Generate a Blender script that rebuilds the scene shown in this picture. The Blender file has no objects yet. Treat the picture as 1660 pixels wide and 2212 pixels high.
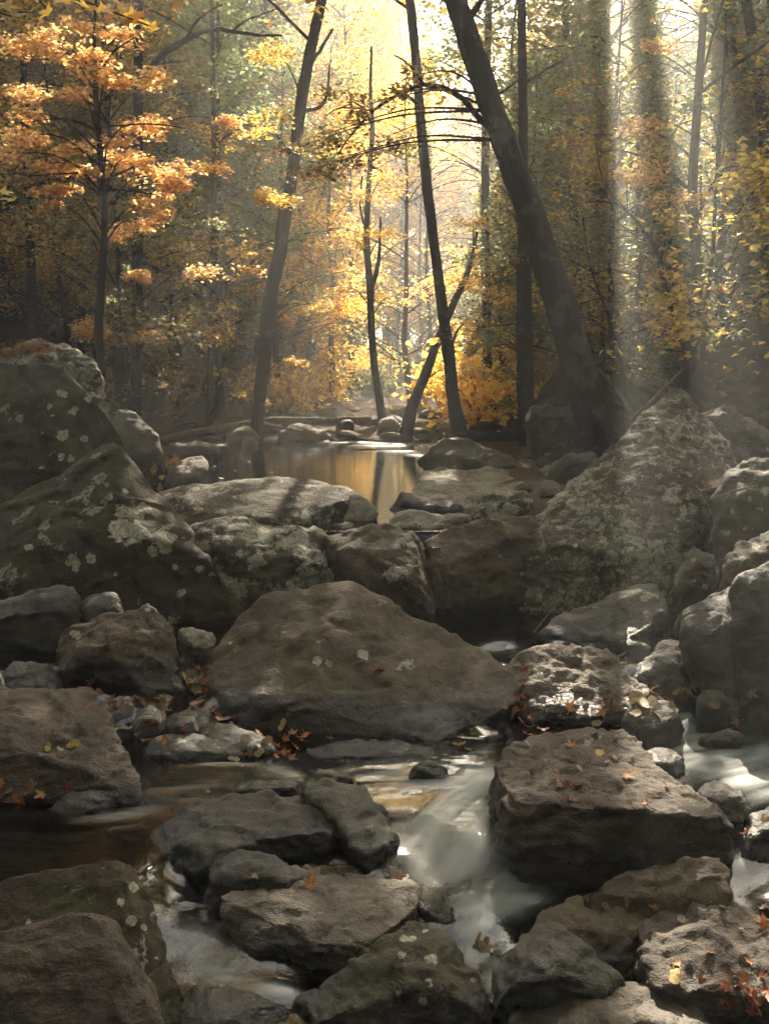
import bpy, bmesh, math, random
import numpy as np
from mathutils import Vector, Matrix
from mathutils.bvhtree import BVHTree
random.seed(7)
RS = np.random.RandomState(11)
scn = bpy.context.scene
col = scn.collection
DG = bpy.context.evaluated_depsgraph_get

# ---------------------------------------------------------------- camera
F, CX, CY, CAMZ, PITCH = 2372.0, 830.0, 1106.0, 2.6, math.radians(8.3)
cam_d = bpy.data.cameras.new('camera')
cam = bpy.data.objects.new('camera', cam_d); col.objects.link(cam)
cam.location = (0, 0, CAMZ); cam.rotation_euler = (math.radians(90) - PITCH, 0, 0)
cam_d.sensor_fit = 'VERTICAL'; cam_d.sensor_height = 24; cam_d.sensor_width = 24
cam_d.lens = 24 * F / 2212; cam_d.clip_end = 2000; cam_d.clip_start = 0.05
scn.camera = cam
cp, sp = math.cos(PITCH), math.sin(PITCH)

def ray(u, v):
    """direction through photo point (1660x2212 units)"""
    x, y = (u - CX), (CY - v)
    return np.array([x, F * cp + y * sp, y * cp - F * sp])
def at(u, v, Y):
    d = ray(u, v); return np.array([0, 0, CAMZ]) + d * (Y / d[1])
def onz(u, v, z):
    d = ray(u, v); return np.array([0, 0, CAMZ]) + d * ((z - CAMZ) / d[2])
def pix(P):
    P = np.asarray(P, float) - [0, 0, CAMZ]
    f = P[..., 1] * cp - P[..., 2] * sp; up = P[..., 1] * sp + P[..., 2] * cp
    return CX + F * P[..., 0] / f, CY - F * up / f
SUN = ray(1270, -1370); SUN = SUN / np.linalg.norm(SUN)

# ---------------------------------------------------------------- noise
def _h(ix, iy, iz):
    n = (ix * 374761393 + iy * 668265263 + iz * 2147483647 ^ (ix * 73856093)) & 0xffffffff
    n = ((n ^ (n >> 13)) * 1274126177) & 0xffffffff
    n = ((n ^ (n >> 16)) * 2246822519) & 0xffffffff
    return (n ^ (n >> 15)) & 0xffffffff
_G = np.random.RandomState(3).normal(size=(256, 3)); _G /= np.linalg.norm(_G, axis=1)[:, None]
def pn(P):
    i = np.floor(P).astype(np.int64); f = P - i
    w = f * f * f * (f * (f * 6 - 15) + 10); out = 0
    for dx in (0, 1):
        wx = w[:, 0] if dx else 1 - w[:, 0]
        for dy in (0, 1):
            wy = w[:, 1] if dy else 1 - w[:, 1]
            for dz in (0, 1):
                wz = w[:, 2] if dz else 1 - w[:, 2]
                g = _G[_h(i[:, 0] + dx, i[:, 1] + dy, i[:, 2] + dz) & 255]
                out = out + wx * wy * wz * ((f - [dx, dy, dz]) * g).sum(1)
    return out * 1.5
def fbm(P, o=4, gain=.5):
    s, a = 0, 1.
    for k in range(o):
        s = s + a * pn(P * (2.03 ** k) + 17.3 * k); a *= gain
    return s

# ---------------------------------------------------------------- object helpers
def tag(o, label=None, cat=None, group=None, kind=None):
    if label: o['label'] = label
    if cat: o['category'] = cat
    if group: o['group'] = group
    if kind: o['kind'] = kind
    return o
def link(name, me, parent=None, loc=None):
    o = bpy.data.objects.new(name, me); col.objects.link(o)
    if parent is not None: o.parent = parent
    if loc is not None: o.location = loc
    return o
def empty(name, loc):
    o = bpy.data.objects.new(name, None); o.empty_display_size = .2
    col.objects.link(o); o.location = loc; return o
def np_mesh(name, V, Fc, mat=None, attrs=None, smooth=True, cols=None):
    """Fc: (n,k) int array"""
    me = bpy.data.meshes.new(name)
    V = np.asarray(V, np.float32); Fc = np.asarray(Fc, np.int32)
    k = Fc.shape[1]
    me.vertices.add(len(V)); me.vertices.foreach_set('co', V.ravel())
    me.loops.add(Fc.size); me.loops.foreach_set('vertex_index', Fc.ravel())
    me.polygons.add(len(Fc))
    me.polygons.foreach_set('loop_start', np.arange(0, Fc.size, k, dtype=np.int32))
    me.update(calc_edges=True)
    if smooth: me.polygons.foreach_set('use_smooth', np.ones(len(Fc), bool))
    for n, a in (attrs or {}).items():
        at_ = me.attributes.new(n, 'FLOAT', 'POINT'); at_.data.foreach_set('value', np.asarray(a, np.float32))
    if mat: me.materials.append(mat)
    return me

# ---------------------------------------------------------------- materials
def nodes(name):
    m = bpy.data.materials.new(name); m.use_nodes = True
    nt = m.node_tree; nt.nodes.clear()
    class N:
        def __call__(s, t, **kw):
            n = nt.nodes.new('ShaderNode' + t)
            for k, v in kw.items():
                if k in n.inputs.keys() or k.replace('_', ' ') in n.inputs.keys():
                    key = k if k in n.inputs.keys() else k.replace('_', ' ')
                    s.set(n.inputs[key], v)
                else: setattr(n, k, v)
            return n
        def set(s, inp, v):
            if isinstance(v, bpy.types.NodeSocket): nt.links.new(v, inp)
            elif isinstance(v, bpy.types.Node): nt.links.new(v.outputs[0], inp)
            elif isinstance(v, tuple) and len(v) == 3 and inp.type == 'RGBA': inp.default_value = (*v, 1)
            else: inp.default_value = v
        def math(s, op, a, b=0., c=None, clamp=False):
            n = nt.nodes.new('ShaderNodeMath'); n.operation = op; n.use_clamp = clamp
            s.set(n.inputs[0], a); s.set(n.inputs[1], b)
            if c is not None: s.set(n.inputs[2], c)
            return n
        def mix(s, f, a, b):
            n = nt.nodes.new('ShaderNodeMix'); n.data_type = 'RGBA'
            s.set(n.inputs[0], f); s.set(n.inputs[6], a); s.set(n.inputs[7], b)
            return n.outputs[2]
        def noise(s, vec, scale, detail=4, rough=.55, dist=0.):
            n = nt.nodes.new('ShaderNodeTexNoise')
            s.set(n.inputs['Vector'], vec); n.inputs['Scale'].default_value = scale
            n.inputs['Detail'].default_value = detail; n.inputs['Roughness'].default_value = rough
            n.inputs['Distortion'].default_value = dist
            return n.outputs['Fac']
        def step(s, x, lo, hi):
            n = nt.nodes.new('ShaderNodeMapRange'); n.interpolation_type = 'SMOOTHSTEP'
            s.set(n.inputs['Value'], x); n.inputs['From Min'].default_value = lo; n.inputs['From Max'].default_value = hi
            return n.outputs[0]
        def out(s, surf, vol=None):
            o = nt.nodes.new('ShaderNodeOutputMaterial')
            if surf is not None: s.set(o.inputs['Surface'], surf)
            if vol is not None: s.set(o.inputs['Volume'], vol)
    return m, N()

def rock_mat(name, base, base2, lichen=.0, lich_col=(.38, .38, .31), lscale=3.2, strata=.0, moss=0., wet=0., rough=.78, bump=1., spots=0.):
    m, N = nodes(name)
    tc = N('TexCoord'); oi = N('ObjectInfo')
    off = N('VectorMath', operation='MULTIPLY'); N.set(off.inputs[0], oi.outputs['Random']); off.inputs[1].default_value = (37., 19., 53.)
    ad = N('VectorMath', operation='ADD'); N.set(ad.inputs[0], tc.outputs['Object']); N.set(ad.inputs[1], off.outputs[0])
    vec = ad.outputs[0]
    n1 = N.noise(vec, 1.7, 5, .6, .6); n4 = N.noise(vec, 3.6, 8, .7, .3); n2 = N.noise(vec, 9., 6, .65); n3 = N.noise(vec, 48., 4, .7)
    c = N.mix(N.step(n1, .33, .68), base, base2)
    dk = tuple(x * .5 for x in base)
    c = N.mix(N.math('MULTIPLY', N.step(n2, .47, .68), .75), c, dk)
    c = N.mix(N.math('MULTIPLY', N.step(n4, .50, .62), .4), c, tuple(min(1, x * 1.45) for x in base2))
    c = N.mix(N.math('MULTIPLY', N.step(n4, .47, .36), .6), c, tuple(x * .62 for x in base))
    c = N.mix(N.math('MULTIPLY', N.step(n3, .5, .75), .45), c, tuple(min(1, x * 1.9) for x in base2))
    st = None
    if strata:
        mp = N('Mapping'); N.set(mp.inputs['Vector'], vec); mp.inputs['Rotation'].default_value = (.25, -.5, .2); mp.inputs['Scale'].default_value = (2.6, 2.6, 9)
        st = N.noise(mp.outputs[0], 1.6, 5, .62, .8)
        c = N.mix(N.math('MULTIPLY', N.step(st, .5, .68), .4 * strata), c, dk)
    geo = N('NewGeometry'); sep = N('SeparateXYZ'); N.set(sep.inputs[0], geo.outputs['Normal'])
    up = N.step(sep.outputs['Z'], -.2, .8)
    lbn = N('Attribute', attribute_name='lb').outputs['Fac']
    if moss:
        mm = N.math('MULTIPLY', N.step(N.noise(vec, 2.3, 5, .6), .45, .62), N.math('MULTIPLY', up, moss))
        c = N.mix(mm, c, (.055, .06, .018))
    lm = None
    if lichen:
        wv = N.noise(vec, 5, 3, .6)
        dis = N('VectorMath', operation='SCALE'); cmb = N('CombineXYZ')
        N.set(cmb.inputs[0], wv); N.set(cmb.inputs[1], N.noise(vec, 6.3, 3, .6)); N.set(cmb.inputs[2], wv)
        N.set(dis.inputs[0], cmb.outputs[0]); dis.inputs['Scale'].default_value = .28
        v2 = N('VectorMath', operation='ADD'); N.set(v2.inputs[0], vec); N.set(v2.inputs[1], dis.outputs[0])
        big = N.noise(v2.outputs[0], lscale, 8, .68)
        pat = N.noise(vec, .9, 2, .5)
        th = N.math('ADD', big, N.math('MULTIPLY', N.math('SUBTRACT', pat, .5), .45))
        lo = .685 - .24 * lichen
        lm = N.step(th, lo, lo + .035)
        if spots:
            vo = N('TexVoronoi', feature='F1'); N.set(vo.inputs['Vector'], v2.outputs[0]); vo.inputs['Scale'].default_value = 6.5
            rr = N('SeparateColor'); N.set(rr.inputs[0], vo.outputs['Color'])
            rad = N.math('MULTIPLY', N.math('SUBTRACT', rr.outputs[0], 1 - spots), .34 / spots * 1.0)
            sm = N.step(N.math('SUBTRACT', rad, vo.outputs['Distance']), -.01, .04)
            lm = N.math('MAXIMUM', lm, sm).outputs[0]
        lc = N.mix(N.step(N.noise(vec, 30, 3, .6), .4, .65), tuple(x * .55 for x in lich_col), lich_col)
        c = N.mix(N.math('MULTIPLY', lm, .92), c, lc)
    lbm = N.step(N.math('ADD', lbn, N.math('MULTIPLY', N.math('SUBTRACT', N.noise(vec, 26, 5, .7), .5), .9)), .5, .58)
    c = N.mix(N.math('MULTIPLY', lbm, .93), c, N.mix(N.step(N.noise(vec, 34, 3, .6), .35, .65), (.20, .20, .15), (.42, .41, .33)))
    b = N('BsdfPrincipled', Base_Color=c, Roughness=rough)
    b.inputs['Specular IOR Level'].default_value = .28 + .3 * wet
    if wet:
        # wet band where the stone meets water
        sp_ = N('SeparateXYZ'); N.set(sp_.inputs[0], tc.outputs['Object'])
        wm = N.step(N.math('ADD', sp_.outputs['Z'], N.math('MULTIPLY', n2, .14)), .27, .13)
        c2 = N.mix(N.math('MULTIPLY', wm, .72), c, (.012, .013, .012))
        N.set(b.inputs['Base Color'], c2)
        rg = N.math('SUBTRACT', rough, N.math('MULTIPLY', wm, .55)); N.set(b.inputs['Roughness'], rg)
    h = N.math('ADD', N.math('ADD', N.math('MULTIPLY', n2, 1.2), N.math('MULTIPLY', n4, 1.5)), N.math('MULTIPLY', n3, .26))
    h = N.math('ADD', h, N.math('MULTIPLY', N.noise(vec, 130., 2, .6), .07))
    if lm is not None: h = N.math('ADD', h, N.math('MULTIPLY', lm, .25))
    if st is not None: h = N.math('ADD', h, N.math('MULTIPLY', st, 1.1 * strata))
    vc = N('TexVoronoi', feature='DISTANCE_TO_EDGE'); vc.inputs['Scale'].default_value = .9
    vv = N('VectorMath', operation='ADD'); N.set(vv.inputs[0], vec)
    cc = N('CombineXYZ'); N.set(cc.inputs[0], n1); N.set(cc.inputs[2], n2); N.set(vv.inputs[1], cc.outputs[0])
    N.set(vc.inputs['Vector'], vv.outputs[0])
    crack = N.step(vc.outputs['Distance'], .0, .02)
    h = N.math('ADD', h, N.math('MULTIPLY', crack, .5))
    bp = N('Bump', Strength=.75 * bump, Distance=.035); N.set(bp.inputs['Height'], h)
    N.set(b.inputs['Normal'], bp)
    N.out(b); return m

BR, BR2 = (.050, .037, .024), (.094, .070, .046)
GR, GR2 = (.066, .063, .052), (.115, .108, .088)
DK, DK2 = (.028, .026, .022), (.05, .046, .038)
M = {
 'brown': rock_mat('brown stone', BR, BR2, lichen=.12, moss=.35, wet=1.),
 'brownlich': rock_mat('brown stone with big lichen', (.036, .029, .020), (.066, .054, .037), lichen=.3, lscale=3.4, moss=.5),
 'lich': rock_mat('stone thick with lichen', (.050, .044, .034), (.088, .077, .058), lichen=.88, lscale=5.5, moss=.4, strata=.5),
 'lichfine': rock_mat('stone speckled with lichen', (.058, .049, .036), (.098, .084, .062), lichen=.72, lscale=10, moss=.2, strata=.8),
 'spot': rock_mat('stone with round lichen spots', (.036, .030, .021), (.064, .053, .037), lichen=.22, lscale=6, moss=.5, spots=.02, wet=1.),
 'grey': rock_mat('grey green stone', GR, GR2, lichen=.2, moss=.15, wet=1.),
 'pale': rock_mat('pale grey stone', (.16, .145, .118), (.26, .24, .20), lichen=.6, lscale=4),
 'dark': rock_mat('dark wet stone', DK, DK2, moss=.25, wet=1., rough=.6),
 'slab': rock_mat('bedded brown slab', (.055, .041, .029), (.095, .073, .052), strata=1., lichen=.1, wet=1., bump=1.3),
 'ledge': rock_mat('pitted tan stone', (.13, .11, .085), (.22, .19, .15), strata=1.1, wet=1., bump=1.5),
}
# ---------------------------------------------------------------- rocks
ROCKS = []
def hull_bm(bm, pts):
    vs = [bm.verts.new(p) for p in pts]
    r = bmesh.ops.convex_hull(bm, input=vs)
    kill = [g for g in r['geom_interior'] if isinstance(g, bmesh.types.BMVert)]
    kill += [g for g in r['geom_unused'] if isinstance(g, bmesh.types.BMVert)]
    if kill: bmesh.ops.delete(bm, geom=list(set(kill)), context='VERTS')
def parse(s):
    return [tuple(float(x) for x in q.split(',')) for q in s.split()]
def outline_pts(o, D, lean, tf, tb, down):
    """outline: rim of the stone seen from the creek; grows a front belly and a back"""
    o = np.array([p[:2] for p in o]); vmin, vmax = o[:, 1].min(), o[:, 1].max()
    c = o.mean(0); c[1] = c[1] * .6 + .4 * vmax
    P = []
    for u, v in o:
        t = (vmax - v) / max(1, vmax - vmin)
        P.append(at(u, v, D + lean * t))
        if t < .35: q = at(u, v, D + lean * t); P.append(q + [-(u - c[0]) / F * D * .12, .05, -down])
    for k, ty in ((.62, -tf), (.3, -tf * 1.25)):
        for u, v in o:
            q = c + (np.array([u, v]) - c) * k
            t = (vmax - q[1]) / max(1, vmax - vmin)
            w_ = at(q[0], q[1], D + lean * t + ty); P.append(w_)
            if t < .3 and k > .5: P.append(w_ - [0, -.04, down + .05])
    for u, v in o:
        q = c + (np.array([u, v]) - c) * .8
        t = (vmax - q[1]) / max(1, vmax - vmin)
        P.append(at(q[0], q[1], D + lean * t * .9 + tb)); P[-1][2] -= .03
    return P
def rock(label, mat, hulls, vox=None, rnd=4, rough=1., strata=0., name='boulder', cat='boulder', group=None, crack=1., ins=None, facets=7, blobs=()):
    bm = bmesh.new()
    for h in hulls: hull_bm(bm, h)
    me0 = bpy.data.meshes.new('t'); bm.to_mesh(me0); bm.free()
    allp = np.concatenate([np.array(h) for h in hulls]); D = allp[:, 1].min()
    size = (allp.max(0) - allp.min(0)).max()
    if vox is None: vox = max(.004 * D, size / 85)
    o = bpy.data.objects.new('t', me0); col.objects.link(o)
    md = o.modifiers.new('r', 'REMESH'); md.mode = 'VOXEL'; md.voxel_size = vox; md.adaptivity = 0
    me = bpy.data.meshes.new_from_object(o.evaluated_get(DG()))
    bpy.data.objects.remove(o); bpy.data.meshes.remove(me0)
    n = len(me.vertices); V = np.empty(n * 3, np.float32); me.vertices.foreach_get('co', V); V = V.reshape(-1, 3).astype(float)
    E = np.empty(len(me.edges) * 2, np.int32); me.edges.foreach_get('vertices', E); E = E.reshape(-1, 2)
    deg = np.bincount(E.ravel(), minlength=n).astype(float)[:, None]
    def smooth(V, it, k=.6):
        for _ in range(it):
            S = np.empty_like(V)
            for a in range(3):
                S[:, a] = np.bincount(E[:, 0], V[E[:, 1], a], n) + np.bincount(E[:, 1], V[E[:, 0], a], n)
            V = V + k * (S / deg - V)
        return V
    V = smooth(V, max(1, int(rnd * .6)))
    if facets:
        cen = V.mean(0); Q = V - cen
        for q_ in range(facets + 6):
            nv = (RS.normal(size=3) * [1, 1, .8]) if q_ >= facets else RS.normal(size=3) * np.array([.5, .3, .3]) + np.array([0, -1.2, .12]); nv /= np.linalg.norm(nv)
            if q_ >= facets: nv /= np.linalg.norm(nv)
            pr = Q @ nv; h = pr.max() * (RS.uniform(.72, .92) if q_ < facets else RS.uniform(.86, .96))
            Q = Q - (np.clip(pr - h, 0, None) * .96)[:, None] * nv
        V = smooth(Q + cen, 1)
    me.vertices.foreach_set('co', V.astype(np.float32).ravel()); me.update()
    Nn = np.empty(n * 3, np.float32); me.vertices.foreach_get('normal', Nn); Nn = Nn.reshape(-1, 3)
    sd = RS.uniform(0, 60, 3); s = min(size, 2.5)
    d = fbm(V / (s * .42) + sd, 3) * .045 * s * rough
    d += fbm(V / (.13 * s) + sd * 2, 4, .55) * .016 * s * rough
    # broken ledges and scars with a definite edge
    g1 = fbm(V / (s * .38) * np.array([1, 1, 1.6]) + sd * 1.7, 3, .45); g2 = fbm(V / (s * .17) * np.array([1, 1, 1.7]) + sd * 2.3, 3, .45)
    d -= (sstep(g1, .06, .12) * .016 + sstep(-g1, .16, .21) * .014) * s * crack + sstep(g2, .14, .19) * .006 * s * crack
    # chipped facets: ridged
    r = 1 - np.abs(fbm(V / (s * .3) + sd * 3, 3)) * 4
    d -= np.clip(r, 0, 1) ** 3 * .016 * s * crack
    if strata:
        T = V + fbm(V / .5 + sd, 3)[:, None] * .10
        b = T @ np.array([-.28, .12, .95]) / (.055 + .02 * s); fr = b - np.floor(b)
        amp = .5 + .5 * pn(np.stack([np.floor(b) * 3.7, b * 0, V[:, 0] / (s * .5)], 1) + sd)
        d += (np.minimum(fr * 1.3, 1) - (fr > .85) * (fr - .85) * 6 - .5) * .022 * strata * amp
        d += fbm(V * np.array([5, 5, 26]) + sd, 3) * .012 * strata
    d += fbm(V / .035 + sd, 3) * .0035 * rough
    d += (.004 * s if ins is None else -ins)
    d = np.clip(d, -.075 * s, .06 * s)
    V = V + Nn * d[:, None]
    # smoothing and chipping eat the rim: grow the stone back to its measured width and height
    U_, V_ = pix(allp); u_, v_ = pix(V); k_ = (U_.max() - U_.min()) / (u_.max() - u_.min()); cx_ = (V[:, 0].max() + V[:, 0].min()) / 2
    V[:, 0] = cx_ + (V[:, 0] - cx_) * k_; u_, v_ = pix(V); V[:, 0] += (U_.max() + U_.min() - u_.max() - u_.min()) / 2 / F * V[:, 1].mean()
    j_ = v_.argmin(); z0_ = V[:, 2].min(); dz_ = (v_[j_] - V_.min()) / F * V[j_, 1]
    V[:, 2] += dz_ * np.clip((V[:, 2] - z0_) / (V[j_, 2] - z0_), 0, 1.1)
    base = np.array([(V[:, 0].min() + V[:, 0].max()) / 2, V[:, 1].mean(), max(V[:, 2].min(), water_z(V[:, 1].mean()) - .05)])
    me.vertices.foreach_set('co', (V - base).astype(np.float32).ravel()); me.update()
    lb = np.zeros(n)
    if blobs:
        pu, pv = pix(V); front = (V[:, 1] < V[:, 1].mean() + .3)
        wob_ = fbm(V / .07 + sd, 4, .65) * .75 + fbm(V / .2 + sd, 2) * .35
        for bu, bv, br in blobs:
            br *= RS.uniform(.55, 1.25); lb = np.maximum(lb, (1.5 - np.hypot(pu - bu, (pv - bv) * 1.15) / br + wob_) * front)
    la = me.attributes.new('lb', 'FLOAT', 'POINT'); la.data.foreach_set('value', np.clip(lb, 0, 1).astype(np.float32))
    me.polygons.foreach_set('use_smooth', np.ones(len(me.polygons), bool))
    me.materials.clear(); me.materials.append(M[mat])
    me.name = name
    ob = link(name, me, None, base); tag(ob, label, cat, group)
    ROCKS.append(ob); return ob
def R(label, mat, o, D, lean=.5, tf=.25, tb=.5, down=.38, extra=None, **kw):
    hs = o if isinstance(o, list) else [o]
    H = []
    for k, s in enumerate(hs):
        dd = D[k] if isinstance(D, (list, tuple)) else D
        P = outline_pts(parse(s), dd, lean, tf, tb, down)
        if extra and k == 0: P += [at(*p) for p in extra]
        H.append(P)
    return rock(label, mat, H, **kw)
def slab(label, mat, top, bot, down=.25, **kw):
    kw.setdefault('facets', 0)
    """top: u,v,Y rim of the upper face, bot: u,v,Y lower front edge"""
    P = [at(*p) for p in parse(top)]; B = [at(*p) for p in parse(bot)]
    P += B + [b - [0, 0, down] for b in B]
    zb = min(b[2] for b in B)
    P += [np.array([p[0] * .98, p[1] - .05, zb - down]) for p in [at(*q) for q in parse(top)] if p[1] > B[0][1]]
    return rock(label, mat, [P], **kw)
def sstep(x, a, b):
    t = np.clip((x - a) / (b - a), 0, 1); return t * t * (3 - 2 * t)
def water_z(Y, x=0.):
    Y = np.asarray(Y, float)
    return (-.27 + .27 * sstep(Y, 4.55, 5.85) + .25 * sstep(Y, 7.3, 8.3) + .65 * sstep(Y, 10.12, 10.32))

LEFT = 'at the left edge'
# --- big foreground and middle boulders
R('largest smooth brown boulder, peaked, in the middle of the stream with a few pale specks', 'brown',
  '455,1410 470,1362 500,1322 560,1290 640,1268 702,1254 748,1262 800,1286 870,1322 960,1378 1040,1410 1098,1455 1132,1530 1150,1620 1120,1690 900,1700 640,1690 520,1640 450,1560 446,1460',
  7.02, lean=1.45, tf=.22, tb=.7, rnd=8, rough=.55, crack=.5, facets=3, blobs=[(685, 1425, 8), (712, 1432, 7), (782, 1414, 9), (500, 1388, 6)])
R('huge brown boulder sloping down from the left with big pale lichen patches', 'brownlich',
  ['-120,1290 -60,1150 60,1080 190,985 240,955 268,978 330,1062 400,1152 442,1222 490,1305 505,1360 430,1400 250,1400 -60,1420'],
  9.1, lean=1.1, tf=.35, tb=.9, rnd=7, rough=.5, crack=.6, vox=.032, facets=5, blobs=[(275, 1140, 30), (300, 1115, 14), (350, 1160, 34), (330, 1188, 20), (365, 1140, 16), (155, 1200, 20), (195, 1205, 15), (160, 1218, 16), (310, 1098, 12), (235, 1075, 9), (270, 1060, 8), (265, 1100, 9), (60, 1180, 9), (250, 1240, 6), (375, 1225, 9), (390, 1280, 7), (430, 1230, 12), (455, 1245, 12)])
R('tall dark brown boulder behind the sloping lichen boulder on the left', 'spot',
  '-160,800 -60,775 30,779 92,782 122,802 152,842 212,905 262,962 290,1040 250,1120 -60,1260 -160,1250', 10.4, lean=.7, tf=.2, tb=.8, rnd=7, rough=.45, crack=.5, vox=.036, facets=4, blobs=[(135, 850, 14), (132, 985, 18), (136, 939, 11), (182, 948, 12), (108, 878, 8), (160, 887, 10), (47, 905, 7), (190, 865, 9), (60, 870, 6), (112, 900, 8), (155, 990, 8), (90, 1010, 7)])
R('craggy lichen-covered boulder topped with orange leaf litter, upper left', 'lich',
  '-150,760 -40,738 30,740 100,729 152,731 196,760 226,812 238,868 248,938 268,985 230,1060 60,1100 -150,1100', 11.9, lean=.6, tf=.2, tb=1., rnd=6, strata=.4, vox=.04)
R('grey rounded boulder tucked behind the craggy left boulder by the pool', 'grey',
  '240,900 258,884 296,897 332,940 356,976 352,1005 320,1030 285,1040 245,1010', 13.6, lean=.5, tf=.2, tb=.6)
R('long low speckled boulder across the near rim of the pool', 'lichfine',
  ['330,1062 400,1052 480,1050 545,1038 600,1029 680,1038 736,1050 740,1110 692,1160 600,1150 500,1150 380,1150 345,1100', '600,1034 680,1038 736,1048 772,1066 745,1110 700,1160 640,1150'],
  10.7, lean=.9, tf=.2, tb=.5, rnd=6, strata=.5, down=.35, rough=.4, crack=.3, facets=3)
R('domed boulder thick with pale lichen beside the sloping left boulder', 'lich',
  ['398,1142 440,1126 510,1114 560,1121 602,1128 652,1140 690,1168 716,1215 735,1265 690,1330 500,1350 440,1280 400,1200'],
  9.5, lean=.75, tf=.25, tb=.6, rnd=6, strata=.4, blobs=[(555, 1213, 18), (500, 1276, 28), (480, 1250, 18), (595, 1278, 14), (545, 1150, 26), (650, 1236, 12), (620, 1170, 18), (520, 1195, 12), (440, 1180, 16)])
R('smooth olive brown boulder just left of the middle of the stone dam', 'brown',
  '690,1162 780,1136 850,1129 900,1148 926,1180 946,1262 940,1350 860,1370 700,1340 690,1240', 9.5, lean=.6, tf=.2, tb=.6, rnd=8, rough=.6, down=.3, facets=4)
R('brown boulder joining the olive boulder to the pyramid boulder', 'brown',
  ['915,1162 960,1146 1080,1119 1142,1112 1170,1150 1160,1240 1120,1350 1000,1360 945,1340 930,1250'], 9.6, lean=.7, tf=.15, tb=.6, rnd=8, rough=.6, down=.35, facets=4)
R('huge pyramid-shaped boulder with furrowed lichen face on the right', 'lichfine',
  ['1105,1350 1102,1190 1148,1122 1200,1077 1270,1012 1332,950 1395,890 1430,852 1456,839 1482,856 1512,892 1556,932 1572,972 1600,1010 1570,1080 1530,1130 1500,1200 1450,1250 1400,1330 1290,1360 1180,1365'],
  9.35, lean=2.1, tf=.25, tb=.9, rnd=5, strata=1., vox=.034, rough=.42, crack=.4, facets=4, down=.3, blobs=[(1345, 1236, 9), (1415, 1198, 12), (1360, 1188, 10), (1325, 1276, 12), (1385, 1181, 7), (1240, 1178, 8), (1300, 1285, 9), (1450, 1070, 22), (1480, 1100, 14)])
R('lichen-dotted boulder leaning against the right flank of the pyramid boulder', 'spot',
  '1545,1040 1612,996 1670,984 1760,1000 1760,1180 1640,1230 1560,1230 1520,1180 1530,1100', 9.5, lean=.6, tf=.2, tb=.6, rnd=8, blobs=[(1620, 1080, 10), (1600, 1055, 11), (1640, 1100, 10), (1580, 1105, 9), (1612, 1140, 10), (1650, 1060, 9), (1565, 1150, 8)])
R('long sloping boulder behind the peak of the pyramid boulder', 'spot',
  '1480,900 1505,879 1545,877 1602,898 1665,945 1760,1000 1760,1080 1560,1080', 12., lean=.6, tf=.2, tb=.8)
R('brown lichen-flecked boulder at the right edge above the dark shelf rock', 'spot',
  '1545,1275 1562,1215 1592,1168 1665,1138 1760,1130 1760,1290 1600,1310', 8.4, lean=.45, tf=.15, tb=.5, blobs=[(1622, 1152, 9), (1600, 1205, 7), (1632, 1180, 8)])
R('small lichened stone wedged below the pyramid boulder', 'spot',
  '1458,1240 1470,1200 1496,1180 1540,1205 1552,1250 1530,1310 1480,1330 1455,1300', 8.7, lean=.4, tf=.12, tb=.4, rnd=4, blobs=[(1497, 1253, 11), (1522, 1268, 7), (1495, 1208, 9)])
R('big dark overhanging boulder at the right edge', 'dark',
  ['1463,1322 1510,1306 1560,1282 1602,1240 1662,1214 1780,1180 1780,1600 1640,1640 1570,1600 1520,1500 1470,1400', '1575,1275 1602,1238 1662,1212 1780,1180 1780,1500 1640,1560 1590,1400'],
  [7.3, 7.05], lean=.8, tf=.15, tb=.8, rnd=6, down=.3, crack=.45, rough=.7, facets=4)
R('grey-green scooped slab resting against the pyramid boulder', 'grey',
  '1155,1372 1180,1350 1232,1324 1300,1290 1386,1262 1430,1260 1446,1290 1440,1330 1422,1372 1372,1452 1290,1440 1170,1412', 8.5, lean=.95, tf=.05, tb=.35, rnd=10, rough=.7, blobs=[(1400, 1288, 13), (1417, 1281, 13), (1392, 1294, 8), (1312, 1283, 9)])
R('pale ridged stone lit by the sun, pitted on top, right of the central boulder', 'ledge',
  '1092,1440 1100,1418 1132,1398 1182,1389 1250,1394 1296,1404 1335,1440 1372,1470 1400,1500 1452,1542 1472,1575 1380,1600 1220,1590 1150,1560 1120,1500', 7.15, lean=1.05, tf=.02, tb=.35, rnd=5, strata=1.4, vox=.02)
R('tan angular stone behind the leaf drift, beside the dark overhang', 'grey',
  '1360,1470 1372,1432 1400,1408 1448,1380 1476,1390 1505,1440 1508,1490 1470,1530 1400,1530', 7.7, lean=.5, tf=.1, tb=.4)
slab('great flat-topped brown slab strewn with fallen leaves, right of the white water', 'slab',
  '1056,1640,5.95 1100,1600,6.2 1190,1574,6.4 1346,1570,6.45 1375,1602,6.25 1470,1680,5.75 1530,1738,5.42 1570,1762,5.3 1480,1757,5.24 1380,1748,5.24 1300,1742,5.26 1120,1728,5.35 1072,1690,5.65',
  '1090,1800,5.35 1130,1880,5.28 1300,1895,5.26 1500,1890,5.24 1582,1845,5.26 1585,1790,5.3', rnd=3, strata=.9, vox=.018, rough=.55)
R('rounded wet stone in the rapids behind the great flat slab', 'dark',
  '1350,1640 1375,1622 1440,1614 1472,1634 1480,1676 1450,1700 1380,1680', 6.45, lean=.25, tf=.1, tb=.3)
R('black wet stone right of the great flat slab', 'dark',
  '1496,1705 1540,1684 1600,1702 1628,1730 1604,1790 1560,1810 1520,1780', 5.65, lean=.25, tf=.1, tb=.3, rnd=4)
R('dark stone at the right edge with red leaves at its foot', 'dark',
  '1585,1800 1610,1770 1662,1735 1760,1710 1760,1980 1640,1975 1580,1920 1600,1850', 5.35, lean=.4, tf=.15, tb=.4, down=.3)



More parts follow.
